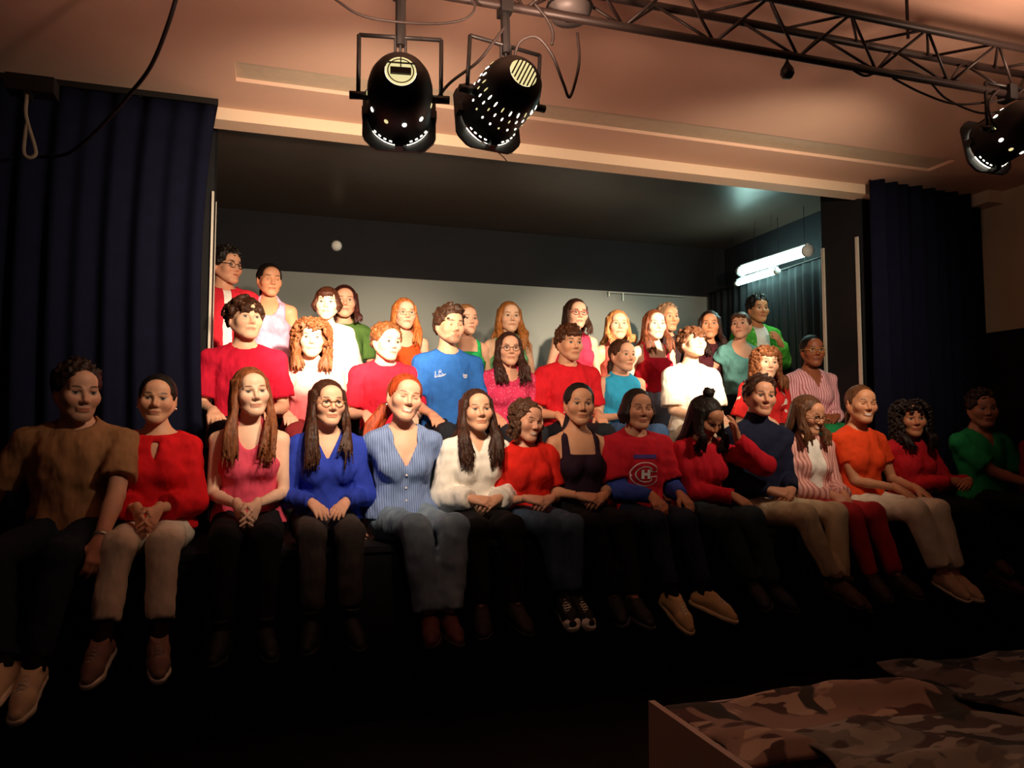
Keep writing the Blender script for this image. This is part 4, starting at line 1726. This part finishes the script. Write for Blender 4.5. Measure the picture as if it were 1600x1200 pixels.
CM1 = camo('camouflage_brown', ('a48c82', '604c4a', 'c4ae9e', '4a4846'))
CM2 = camo('camouflage_grey', ('807c76', '544a46', '9c968e', '3c3d3a'))
CM3 = camo('camouflage_dark', ('564c48', '2a2625', '6e6660', '1c1c1c'))
spread('camouflage_cloth', tc[0] + .03, tc[0] + 1.0, tc[1] - .40, tc[1] - .02, TZ - .02, .05, CM1, 'brown camouflage cloth bunched at the far corner of the table', 3)
spread('camouflage_cloth', tc[0] + .10, tc[0] + 1.5, tc[1] - 1.05, tc[1] - .30, TZ + .004, .05, CM2, 'grey camouflage cloth spread over the near side of the table', 6, .1)
spread('camouflage_cloth', tc[0] + .75, tc[0] + 2.15, tc[1] - .62, tc[1] + .01, TZ + .016, .075, CM3, 'dark camouflage cloth heaped on the right of the table', 9)


# ------------------------------------------------------------------ who sits and stands where
YF, YM, YB = 4.26, 5.36, 6.25


def top(name, m, sleeve='short', neck='crew', **k):
    return dict(name=name, mat=m if isinstance(m, tuple) else (m,), sleeve=sleeve, neck=neck, **k)


def arc_strip(cx, cy, r0, r1, a0, a1, n=24, sx=1.0):
    out = []
    for i in range(n + 1):
        a = math.radians(a0 + (a1 - a0) * i / n)
        out.append(((cx + sx * r0 * math.cos(a), cy + r0 * math.sin(a)), (cx + sx * r1 * math.cos(a), cy + r1 * math.sin(a))))
    return out


def bar(x0, y0, x1, y1, n=4):
    return [((x0 + (x1 - x0) * i / n, y0), (x0 + (x1 - x0) * i / n, y1)) for i in range(n + 1)]


def stroke(pts, w):
    P = [np.array(p, float) for p in pts]
    out = []
    for i, p in enumerate(P):
        d = P[min(i + 1, len(P) - 1)] - P[max(i - 1, 0)]
        d = d / (np.linalg.norm(d) + 1e-9)
        n = np.array((-d[1], d[0])) * w / 2
        out.append((tuple(p + n), tuple(p - n)))
    return out


def jersey(p):
    W, RD, BL = cloth('e4dcdc'), cloth('b01428'), cloth('54408a')
    o = p.decal('logo_outline', [arc_strip(0, 0, .62, 1.06, 30, 330, 40, 1.35), bar(.50, .18, 1.22, .62), bar(.50, -.62, 1.22, -.18)], W, .240, 0, .068, p.obj)
    o['label'] = 'white outline of a rounded letter C emblem'
    p._bvh = None
    del p._bvh
    V, Q = p.last_top
    for nm, strips, m, off in (('logo_c', [arc_strip(0, 0, .70, .98, 34, 326, 40, 1.35), bar(.60, .26, 1.14, .54), bar(.60, -.54, 1.14, -.26)], RD, .005),
                               ('logo_h', [bar(-.42, -.40, -.14, .40), bar(.14, -.40, .42, .40), bar(-.14, -.12, .14, .12)], W, .005),
                               ('chest_stripe', [bar(-1.1, 1.38, 1.1, 1.72, 8)], BL, .003)):
        f = p.on_top
        p.on_top = lambda x, z, off=off, f=f: f(x, z, off)
        p.decal(nm, strips, m, .240, 0, .068, p.obj)
        p.on_top = f


def tshirt_print(p):
    W = cloth('e6e6ea')
    word = [stroke([(-.9, -.5), (-.82, .2), (-.86, .5)], .10), stroke([(-.9, -.5), (-.65, -.42), (-.5, -.1), (-.48, -.4), (-.25, -.38), (-.2, .1)], .10),
            stroke([(-.2, -.36), (0, -.38), (.08, -.05), (-.05, -.1), (.05, -.36), (.3, -.3)], .10), stroke([(.3, -.3), (.38, .15)], .10),
            stroke([(.38, -.28), (.62, -.2), (.7, .0), (.55, .02), (.6, -.22), (.9, -.02), (1.0, .1)], .10),
            stroke([(-.25, .30), (-.1, .75), (0, .38), (.12, .78), (.22, .34), (-.25, .30)], .09)]
    p.decal('chest_lettering', word, W, .335, -.078, .036, p.obj)
    crest = [arc_strip(0, 0, .62, .80, -220, 40, 20), bar(-.40, -.25, -.12, .3), bar(.0, -.25, .26, .3), bar(.34, -.25, .52, .3), bar(-.3, -.55, .4, -.42)]
    p.decal('chest_crest', crest, W, .332, .092, .020, p.obj)


def both(*fs):
    def run(p):
        for f in fs:
            f(p)
    return run


def watch(p):
    p.band(1, .93, .034, .012, mat('steel_strap', 'b8b2a8', .3, metal=.7), 'wristwatch')


def bracelet(arm, col='2a1a14'):
    return lambda p: p.band(arm, .93, .029, .004, mat('bracelet_cord', col, .5), 'bracelet')


def buckle(p):
    b = p.T((0, -.135, .045))
    MB().box((-.014, -.006, -.010), (.014, .004, .010), Matrix.Translation(b)).build('belt_buckle', mat('steel_buckle', 'd0d0d0', .3, metal=.8), p.obj)


def rings(p):
    for i in (0, 1):
        W, f, bk, curl, side = p.hands[i]
        q = W + f * .105 * p.s - bk * .004
        MB().lathe([(.0095, -.003), (.0112, 0), (.0095, .003)], 12, Matrix.Translation(q) @ Vector(f).to_track_quat('Z', 'Y').to_matrix().to_4x4()).build('finger_ring', mat('silver_ring', 'e0e0e0', .25, metal=.9), p.obj, True)


FRONT = 'singers seated along the stage edge'
MID = 'singers on the middle benches'
REAR = 'singers standing at the back'
DK, MB_, LB, RD_, BK = '2b1a12', '4a2c1b', '8a5a34', '7a3018', '17120f'
SNK = dict(col='b9a68c', sole='d8cfc0', lace='efe8da')

PEOPLE = [
    # ---------------- front row
    dict(label='man in tan brown T-shirt with wristwatch at the left end of the front row', sex='m', head=(120, 612), Y=4.10, s=1.10, smile=.5, hyaw=30, hpitch=6, skin=SKIN_MID,
         hair_col=DK, hair=dict(style='short', vol=.55, line=.057, sweep=(.2, -.3, .1)), beard=.35, sock='1a1a1e', tops=[top('t_shirt', '9c6e4a', slen=.72, loose=.018)], pants=dict(mat=('1c2230', 'denim', '252c3c')), shoe=dict(SNK, col='d8c0a0'),
         hl=dict(w=(-.36, -.18, .09), f=(-.1, -.9, -.3), b=(-.3, 0, 1)), hr=dict(w=(.165, -.40, -.06), f=(-.05, -.45, -.9), b=(.5, -.7, .3), pole=(.5, 1, 0), curl=28),
         al=(-.08, -.60, -.30), ar=(.02, -.58, -.28), kl=(-.17, -.42, .06), kr=(.05, -.45, .06), tl=(-.35, -1, -.45), tr=(-.1, -1, -.45), extra=watch),
    dict(label='woman in red blouse with keyhole neckline and white trousers beside the left curtain', sex='f', head=(246, 624), Y=4.15, hyaw=2, hroll=3, smile=.4, skin='e0a684',
         hair_col=BK, hair=dict(style='bun', thick=.008), tops=[top('blouse', 'd6141c', 'threequarter', 'keyhole', loose=.030, cuff=1.0, flare=.10)], pants=dict(mat=('e8d8c4',), len=.80, wide=.020),
         shoe=dict(SNK, col='8c6a60', lace='b0a090'), sock='241a1a', hands='between', al=(-.13, -.56, -.36), ar=(.10, -.54, -.36), tl=(-.25, -1, -.5), tr=(.15, -1, -.5), extra=lambda p: p.earrings()),
    dict(label='woman in coral pink tank top with very long brown hair falling over both shoulders', sex='f', head=(392, 613), Y=YF - .03, hyaw=15, hroll=-5, smile=.35, s=1.0, skin='ecc0a4',
         hair_col='7a4526', hair=dict(style='long', length=.33, front=(.75, .75), locks=26, part=.0, lr=.85), tops=[top('tank_top', 'e0506a', 'none', 'scoop', depth=.36, nw=.065, strap=.128)],
         pants=dict(mat=('16161a',)), shoe=dict(kind='boot', col='121214', sole='161616'), hands='between', extra=buckle),
    dict(label='woman in royal blue V-neck sweater and glasses with long brown hair', sex='f', head=(512, 630), Y=YF, hyaw=12, smile=.35, s=.98, skin='e6b294', glasses='8a5a34',
         hair_col='3c2114', hair=dict(style='long', length=.30, front=(.8, .1), locks=34, part=-.01), tops=[top('sweater', '2a3fae', 'long', 'v', depth=.33, loose=.014)],
         pants=dict(mat=('4a4240',), wide=.02, len=.86), shoe=dict(kind='boot', col='141212', sole='141212'), hands='thigh', extra=both(bracelet(0), bracelet(1, 'c8a860'))),
    dict(label='smiling red-haired woman in blue striped shirt and pale jeans', sex='f', head=(632, 622), Y=YF, hyaw=6, hroll=9, smile=.9, s=1.04, skin='e8b296', shut=1,
         hair_col='a5401c', hair=dict(style='tail', thick=.010, sidetail=-1.2), tops=[top('shirt', ('8aa0cc', 'stripes', '6078ac', 26), 'long', 'v', depth=.27, loose=.022, flare=.13, collar=True, buttons=True)],
         pants=dict(mat=('74889c', 'denim', '8fa2b2'), wide=.040, len=.92), shoe=dict(col='5a2a24', sole='2a1a18'), hl=dict(w=(-.20, .10, .03), f=(-.2, -.5, -.8), b=(-.6, 0, .6)),
         hr=dict(w=(.24, .08, .03), f=(.2, -.5, -.8), b=(.6, 0, .6)), kl=(.00, -.42, .09), kr=(.19, -.42, .09), al=(.06, -.46, -.32), ar=(.14, -.47, -.32), extra=lambda p: p.earrings(drop=.006)),
    dict(label='woman in white blouse with dark hair hanging down to her chest', sex='f', head=(745, 642), Y=YF, hyaw=0, smile=.1, s=.97, hroll=-2, hpitch=-4, skin='e2ac8c',
         hair_col='3a2218', hair=dict(style='long', length=.27, front=(.85, .75), locks=38, wave=.008, part=.01), tops=[top('blouse', 'f2ece2', 'long', 'v', depth=.38, loose=.032, flare=.14, cuff=.7)],
         pants=dict(mat=('141416',)), shoe=dict(col='2a1c18', sole='1c1614'), hands='lap'),
    dict(label='smiling person in red T-shirt with tousled brown hair and canvas sneakers', sex='f', head=(822, 658), Y=YF - .02, hyaw=18, hroll=6, hpitch=6, smile=1.0, s=.93, skin='dca184', shut=1,
         hair_col='4e3222', hair=dict(style='curlymid', n=230, vol=.6, line=.055), tops=[top('t_shirt', 'dc2418', slen=.70, loose=.02)], pants=dict(mat=('3c5068', 'denim', '4c627c'), len=.88),
         sock='17151a', shoe=dict(kind='sneaker', col='1a1414', sole='e8e2d6', lace='efe8dc', cap='f0ebe0'), hands='lap', kl=(-.02, -.43, .09), kr=(.13, -.43, .09), al=(.05, -.46, -.31), ar=(.13, -.44, -.31), tl=(-.1, -1, -.3), tr=(.25, -1, -.3), side=-2),
    dict(label='woman in dark square-neck tank top with black hair tied back', sex='f', head=(905, 632), Y=YF, hyaw=-10, smile=.2, s=.99, hroll=2, skin='d89c78',
         hair_col=BK, hair=dict(style='tail', thick=.010, sidetail=-.5, part=0), tops=[top('tank_top', '2a1626', 'none', 'square', depth=.345, strap=.122)], pants=dict(mat=('131418',)),
         shoe=dict(col='181818', sole='3a3a40'), hands='lap', al=(.02, -.46, -.33), ar=(.10, -.52, -.33), extra=both(bracelet(0), lambda p: p.earrings(drop=.008))),
    dict(label='person in red and blue hockey jersey with letter emblem and beige sneakers', sex='m', head=(996, 640), Y=YF, hyaw=-5, smile=.6, s=.98, hroll=2, skin='cf9272', shut=1,
         hair_col='1f140f', hair=dict(style='bob', blen=.085, part=-.01, line=.058), tops=[top('undershirt', '34489c', 'long', 'crew', inf=.006, loose=.018, wrinkle=.002), top('jersey', 'c01a2a', slen=.74, loose=.024, inf=.016, flare=.12)],
         pants=dict(mat=('20283c', 'denim', '2a344c'), len=.86), sock='17151a', shoe=dict(SNK, col='d0b080', sole='d9c39c'), hl=dict(w=(-.03, -.27, .12), f=(.0, -.85, -.5), b=(-.2, -.3, 1), curl=26), hr=dict(w=(.17, -.25, .12), f=(.1, -.85, -.5), b=(.2, -.3, 1), curl=26),
         al=(-.05, -.53, -.32), ar=(.17, -.50, -.31), tl=(.2, -1, -.6), tr=(.9, -1, -.45), extra=both(jersey, rings)),
    dict(label='person in red sweater with a hair bun bowing their head behind one hand', sex='f', head=(1102, 652), Y=YF - .06, hyaw=16, hpitch=32, lean=6, s=.99, skin='c48664',
         hair_col='1c1310', hair=dict(style='long', length=.17, front=(.5, .7), locks=26, at=(-.01, .045, .140), line=.05), tops=[top('sweater', 'c4182a', 'long', 'crew', loose=.020)], pants=dict(mat=('2c3a40', 'denim', '344650'), wide=.02),
         shoe=dict(col='16161c', sole='1c1c22'), hl=dict(w=(.06, -.29, .11), f=(.5, -.75, -.5), b=(-.2, -.5, .9), curl=22), hr=dict(w=(.155, -.20, .455), f=(-.25, -.15, 1), b=(.85, -.45, .1), pole=(.8, -.3, -.8), curl=18),
         al=(.08, -.46, -.33), ar=(.20, -.46, -.33)),
    dict(label='man in navy turtleneck and beige chinos', sex='m', head=(1187, 620), Y=YF, hyaw=-12, hroll=4, smile=.55, s=1.02, skin='d69c7c', shut=0,
         hair_col='3a2216', hair=dict(style='short', vol=.8, sweep=(.9, -.2, .1)), tops=[top('turtleneck', '181c34', 'long', 'turtle', loose=.016)], pants=dict(mat=('c8b494',), wide=.012, len=.90),
         sock='17151a', shoe=dict(kind='boot', col='4a3424', sole='2a2018'), hands='lap', kl=(.02, -.42, .09), kr=(.26, -.40, .09), al=(.19, -.47, -.33), ar=(.22, -.46, -.33), tl=(.2, -1, -.35), tr=(.5, -1, -.35)),
    dict(label='woman in open pink striped shirt over white top with red trousers, looking down', sex='f', head=(1262, 648), Y=YF, hyaw=14, hpitch=14, smile=.8, s=.97, skin='d69a78', glasses='6a4a30',
         hair_col='5c3a24', hair=dict(style='long', length=.16, front=(.35, .3), locks=26, line=.07), tops=[top('vest_top', 'f4efe6', 'none', 'crew', inf=.006, wrinkle=.001), top('shirt', ('eeb8ae', 'stripes', 'c07a74', 15), 'long', 'v', depth=.36, inf=.015, loose=.020, open=.062, hem=.06, collar=True)],
         pants=dict(mat=('b42c30',), waist=.13, wide=.012), shoe=dict(col='2c1a18', sole='201414'), hl=dict(w=(.0, -.24, .10), f=(.4, -.75, -.5), b=(-.6, -.4, .7), curl=18), hr=dict(w=(.10, -.24, .10), f=(-.1, -.75, -.6), b=(.5, -.4, .7), curl=18),
         kl=(.0, -.43, .09), kr=(.17, -.42, .09), al=(.10, -.47, -.33), ar=(.28, -.48, -.32)),
    dict(label='smiling woman in bright orange T-shirt and white trousers', sex='f', head=(1345, 632), Y=YF, hyaw=-14, hroll=4, smile=1.0, s=1.03, skin='d89a74', shut=1,
         hair_col='5e3a20', hair=dict(style='tail', thick=.008, line=.074), tops=[top('t_shirt', 'e8481c', slen=.52, loose=.010, inf=.009)], pants=dict(mat=('e6dcc8',), wide=.030, len=.84),
         shoe=dict(col='c8a88c', sole='d8ccb8'), hl=dict(w=(.04, -.26, .125), f=(.35, -.8, -.45), b=(0, -.4, 1), curl=14), hr=dict(w=(.22, -.24, .115), f=(.3, -.8, -.5), b=(.2, -.4, 1), curl=14),
         kl=(.06, -.42, .09), kr=(.22, -.41, .09), al=(.20, -.47, -.33), ar=(.28, -.46, -.33), tl=(.3, -1, -.5), tr=(.6, -1, -.4)),
    dict(label='woman in red sweater with thick dark curly hair near the right curtain', sex='f', head=(1424, 655), Y=YF, hyaw=-26, smile=.6, s=.98, skin='c88460',
         hair_col='1e1210', hair=dict(style='longcurly', length=.17, front=(.35, .5), cvol=1.34, ncurl=520), tops=[top('sweater', 'c01a26', 'long', 'crew', loose=.016)], pants=dict(mat=('121316',)), shoe=dict(col='381818', sole='281414'),
         hl=dict(w=(.10, -.26, .17), f=(.9, -.3, -.15), b=(-.2, -.7, .7), curl=20), hr=dict(w=(.24, -.26, .17), f=(-.8, -.5, -.2), b=(.2, -.6, .7), curl=22), al=(.26, -.42, -.30), ar=(.20, -.48, -.33)),
    dict(label='person in green polo shirt sitting in the dark at the right end', sex='m', head=(1535, 640), Y=YF, hyaw=-28, smile=.5, s=1.03, skin='a86c54',
         hair_col='2a1512', hair=dict(style='short', vol=.9, sweep=(-.3, -.7, .0)), tops=[top('polo_shirt', '1f8a4c', 'short', 'v', depth=.36, slen=.75, loose=.026, collar=True)], pants=dict(mat=('121316',)), shoe=dict(col='5a2420', sole='2a1614'),
         hl=dict(w=(.10, -.30, .12), f=(.7, -.6, -.2), b=(-.3, -.5, .8), curl=24), hr=dict(w=(.24, -.28, .12), f=(-.6, -.6, -.2), b=(.3, -.5, .8), curl=24), kl=(-.02, -.43, .10), al=(.0, -.60, -.16), ar=(.15, -.47, -.33)),
    dict(label='person in dark red top mostly cut off by the right edge', sex='f', head=(1638, 655), Y=4.04, hyaw=-30, s=1.0, skin='a86c54', hair_col=DK, hair=dict(style='bob'), tops=[top('sweater', '8a1420', 'long', 'crew')],
         pants=dict(mat=('121316',)), hands='lap'),
    # ---------------- middle row
    dict(label='boy in crimson T-shirt with wavy brown hair against the left curtain edge', sex='m', head=(383, 500), Y=YM - .26, s=1.07, hyaw=22, hpitch=-4, skin='e8b898', hair_col='3a2012',
         hair=dict(style='curly', n=240, vol=1.0, fringe=True, line=.06), tops=[top('t_shirt', 'cc1838', slen=.78, loose=.022)], hands='knee', pants=dict(mat=('23262e',)), build=.95),
    dict(label='woman with big light brown curls in pale pink ruched top', sex='f', head=(487, 530), Y=YM, s=1.02, hyaw=-2, skin='f0c8ae', hair_col='8a5230',
         hair=dict(style='longcurly', length=.17, front=(.5, .5), cvol=1.34, ncurl=560), tops=[top('top', ('f6c8bc', 'fade', 'd86a70'), 'short', 'scoop', depth=.40, wrinkle=.006, slen=.5)], hands='knee', pants=dict(mat=('8a2a30',))),
    dict(label='boy with short curly hair in bright pink-red T-shirt', sex='m', head=(604, 535), Y=YM, s=1.02, hyaw=20, hpitch=4, hroll=3, skin='f0c8ae', hair_col='7a4a28',
         hair=dict(style='curly', n=260, vol=.75, line=.066), tops=[top('t_shirt', 'd8263e', slen=.78, loose=.022)], hands='knee', pants=dict(mat=('23262e',)), build=.95),
    dict(label='bearded man in blue T-shirt with white chest lettering', sex='m', head=(702, 510), Y=YM, s=1.06, hyaw=14, beard=.55, skin='e2ae8e', hair_col='3c2416',
         hair=dict(style='short', vol=1.15, sweep=(.7, -.6, .4)), tops=[top('t_shirt', '2f6cc0', slen=.75, loose=.02)], hands='knee', pants=dict(mat=('23262e',)), extra=tshirt_print, shut=1, build=.97),
    dict(label='woman with round glasses and long wavy dark hair in pink sequin T-shirt', sex='f', head=(795, 546), Y=YM, s=.98, hyaw=-6, smile=.4, skin='e4ae90', glasses='7a5a48', hair_col='3a2018',
         hair=dict(style='long', length=.22, front=(.8, .8), locks=34, wave=.012, wfreq=45), tops=[top('t_shirt', ('dc3a66', 'sequin', 'ee7a98'), 'short', 'scoop', depth=.385, slen=.6)], hands='knee', pants=dict(mat=('2a2c34',))),
    dict(label='man in scarlet T-shirt with straight brown fringe', sex='m', head=(889, 537), Y=YM, s=1.05, hyaw=6, hpitch=2, beard=.2, skin='e2a884', hair_col='4e2c1a',
         hair=dict(style='short', vol=.9, sweep=(.1, -.9, .0), bangs=.040), tops=[top('t_shirt', 'd41c28', slen=.75, loose=.02)], hands='knee', pants=dict(mat=('1e2026',))),
    dict(label='woman in sky blue sleeveless top with hair pulled back', sex='f', head=(972, 556), Y=YM, s=1.0, hyaw=12, skin='e6b090', hair_col='4a2c1c', build=1.05,
         hair=dict(style='tail', thick=.009), tops=[top('sleeveless_top', '35aee0', 'none', 'crew', strap=.150)], hands='lap', pants=dict(mat=('3a5a86', 'denim', '4a6a94'))),
    dict(label='person with curly brown hair and raised chin in open cream shirt', sex='m', head=(1082, 538), Y=YM, s=1.0, hyaw=6, hpitch=-16, hroll=3, skin='f0c4a4', hair_col='5a3620', shut=1,
         hair=dict(style='curly', n=280, vol=1.25, fringe=True), tops=[top('shirt', 'f0e6d6', 'short', 'v', depth=.36, slen=.85, loose=.030, flare=.12, collar=True)], hl=dict(w=(-.05, -.22, .12), f=(.3, -.8, -.4), b=(-.2, 0, 1)), hr='knee', pants=dict(mat=('d8c8b0',)), yaw=-4),
    dict(label='woman with long curly brown hair in red T-shirt with white prints', sex='f', head=(1197, 568), Y=YM - .12, s=1.0, hyaw=-16, hroll=4, skin='f0c4a4', hair_col='7a4a2a',
         hair=dict(style='longcurly', length=.17, front=(.6, .5), cvol=1.2, ncurl=400, bangs=.045), tops=[top('t_shirt', ('dc2c2c', 'print', 'f0e8e0'), 'short', 'crew', slen=.85, loose=.026)], hands='knee', pants=dict(mat=('2a2c34',))),
    dict(label='woman with glasses in pink striped shirt and green trousers', sex='f', head=(1269, 549), Y=YM, s=1.06, hyaw=-10, skin=SKIN_DARK, glasses='c0904a', hair_col='120d0c', lip='7a3a34',
         hair=dict(style='tail', thick=.010, line=.06), tops=[top('shirt', ('f4c4cc', 'stripes', 'c4707c', 16), 'long', 'v', depth=.34, loose=.026, flare=.12, collar=True)], hands='lap', pants=dict(mat=('1f8a50',)), build=1.06, yaw=-8),
    # ---------------- back row
    dict(label='man with black-framed glasses in red zip jacket at the far left back', sex='m', sit=False, head=(353, 417), Y=YB - .05, base='R', s=1.08, hyaw=26, skin='e0a684', glasses='1a1414', hair_col='1a120e',
         hair=dict(style='short', vol=1.1, sweep=(.6, -.5, .3)), tops=[top('t_shirt', 'e8e4dc', inf=.006, wrinkle=.001), top('jacket', 'd42838', 'long', 'v', depth=.44, inf=.018, loose=.02, open=.030)], yaw=18),
    dict(label='woman in lilac sports top with dark hair tied back', sex='f', sit=False, head=(421, 438), Y=YB - .02, base='R', s=1.03, hyaw=14, hpitch=4, shut=1, skin='d89a74', hair_col='1c1412', build=1.06,
         hair=dict(style='tail', thick=.009), tops=[top('sports_top', ('e0a8c4', 'plain'), 'none', 'scoop', depth=.35, nw=.075, strap=.122)]),
    dict(label='person with short brown fringe in white shirt', sex='f', sit=False, head=(511, 475), Y=YB - .28, base='S', s=1.0, hyaw=-8, smile=.3, skin='f0c8ae', hair_col='4a2616',
         hair=dict(style='bob', blen=.05, bangs=.035, line=.06, center=False, thick=.013), tops=[top('shirt', 'f4ece4', 'long', 'v', depth=.40, loose=.024, collar=True)]),
    dict(label='woman with dark auburn hair in green T-shirt behind the white shirt', sex='f', sit=False, head=(538, 472), Y=YB + .25, base='S', s=1.10, hyaw=-2, skin='dca082', hair_col='3c1812',
         hair=dict(style='long', length=.13, front=(.2, .3), locks=26), tops=[top('t_shirt', '4a6a30', slen=.7)]),
    dict(label='woman with glasses and long strawberry blonde hair in orange camisole', sex='f', sit=False, head=(632, 491), Y=YB, base='S', s=1.03, hyaw=4, skin='e8b498', glasses='c09a70', hair_col='b86a34',
         hair=dict(style='long', length=.22, front=(.3, .7), locks=28), tops=[top('camisole', 'e04c1c', 'none', 'scoop', depth=.36, nw=.10, strap=.12)]),
    dict(label='woman in bright green tank top half hidden by the man in blue', sex='f', sit=False, head=(729, 500), Y=YB, base='S', s=1.04, hyaw=8, skin='e8b498', hair_col='9a6a40',
         hair=dict(style='tail', thick=.009), tops=[top('tank_top', '2cb866', 'none', 'square', depth=.37, strap=.12)]),
    dict(label='woman with long golden wavy hair in mint green tank top', sex='f', sit=False, head=(796, 496), Y=YB, base='S', s=1.06, hyaw=-4, skin='f0c4a4', hair_col='a86a34',
         hair=dict(style='long', length=.24, front=(.4, .6), locks=34, wave=.012, wfreq=40), tops=[top('tank_top', '7ac88c', 'none', 'scoop', depth=.36, nw=.09, strap=.125)]),
    dict(label='woman with round glasses in raspberry sleeveless top, arms at her sides', sex='f', sit=False, head=(900, 491), Y=YB, base='S', s=1.06, hyaw=-2, skin='ecba9c', glasses='b03a3a', hair_col='3a2218',
         hair=dict(style='long', length=.14, front=(.1, .2), locks=22), tops=[top('sleeveless_top', 'd43a5a', 'none', 'crew', strap=.128)]),
    dict(label='blonde woman whose face is half in shadow in dusky pink top', sex='f', sit=False, head=(965, 508), Y=YB + .05, base='S', s=1.06, hyaw=-12, skin='e6b090', hair_col='b07a48',
         hair=dict(style='long', length=.12, front=(.3, .3), locks=28, wave=.008), tops=[top('tank_top', 'a8584c', 'none', 'scoop', depth=.36, strap=.125)]),
    dict(label='woman with long straight brown hair in red camisole', sex='f', sit=False, head=(1023, 508), Y=YB - .2, base='S', s=1.05, hyaw=-8, skin='f4ccb0', hair_col='6a3a22',
         hair=dict(style='long', length=.20, front=(.6, .7), locks=30, lr=.9), tops=[top('camisole', 'dc2440', 'none', 'square', depth=.35, strap=.118, hem=.07)], pants=dict(mat=('7a94b4', 'denim', '94aac4'), waist=.085)),
    dict(label='grey-haired man partly hidden behind the woman in red camisole', sex='m', sit=False, head=(1043, 497), Y=YB + .35, base='S', s=1.08, hyaw=2, skin='d89870', hair_col='8a6a50',
         hair=dict(style='short', vol=.6), tops=[top('shirt', '3a2a2c', 'long', 'crew')]),
    dict(label='long dark-haired woman in dark maroon top standing in shadow', sex='f', sit=False, head=(1109, 508), Y=YB + .1, base='S', s=1.06, hyaw=-30, skin='d8946c', hair_col='2c1610',
         hair=dict(style='long', length=.24, front=(.6, .6), locks=28, line=.074), tops=[top('top', '4a1c24', 'long', 'crew')]),
    dict(label='woman in teal scoop-neck top with tilted chin and arms behind her', sex='f', sit=False, head=(1158, 510), Y=YB - .1, base='S', s=1.05, hyaw=-46, hroll=-4, hpitch=-8, skin='ecb494', hair_col='5a3824',
         hair=dict(style='bun', thick=.009, bangs=.045), tops=[top('top', '6aa8a4', 'short', 'scoop', depth=.34, nw=.12, slen=.35)], hands='behind', pants=dict(mat=('26282c',))),
    dict(label='man in open green shirt over white T-shirt at the back right', sex='m', sit=False, head=(1184, 484), Y=YB + .10, base='T', s=1.04, hyaw=-8, skin='d8986c', hair_col='17110e',
         hair=dict(style='short', vol=.9, sweep=(.3, -.2, .5)), tops=[top('t_shirt', 'f0ece4', inf=.006, wrinkle=.001), top('jacket', ('4cae3c', 'print', '7ccc5c'), 'long', 'v', depth=.44, inf=.018, loose=.02, open=.075)],
         hl='side', hr=dict(w=(.09, -.24, .28), f=(-.6, -.2, .7), b=(.5, -.8, 0), pole=(.5, .4, -.8), curl=24)),
]
tr = empty('curtain_track', (-4.4, 4.79, CEIL - .035))
tag(tr, 'thin black track along the top of the left front curtain', 'rail')
MB().box((0, -.012, 0), (4.07, .0, .035)).build('front_strip', M_METAL, tr)
for i in range(9):
    MB().box((.2 + i * .45, .0, .02), (.23 + i * .45, .06, .035)).build('bracket', M_METAL, tr)
rz = empty('riser', (4.08, 6.15, HS))
tag(rz, 'low black riser box at the back right of the stage', 'platform')
MB().box((0, 0, 0), (.66, .5, .11)).build('box', M_STAGE, rz)
MB().box((-.01, -.01, .11), (.67, .51, .13)).build('deck', M_STAGE, rz)
import time
_t0 = time.time()
for c in PEOPLE:
    c = dict(c)
    c['near'] = c['Y'] < 4.8
    if c.get('sit', True):
        c['base'] = HS if c['Y'] < 4.8 else SEAT2
        c['group'] = FRONT if c['Y'] < 4.8 else MID
    else:
        c['base'] = {'R': RISE, 'S': HS, 'T': HS + .13}[c['base']]
        c['group'] = REAR
        c.setdefault('pants', dict(mat=('23242c',)))
        c['shoe'] = dict(col='1c1a1a', sole='161414')
    make_person(c)
print('people built in %.1f s' % (time.time() - _t0))
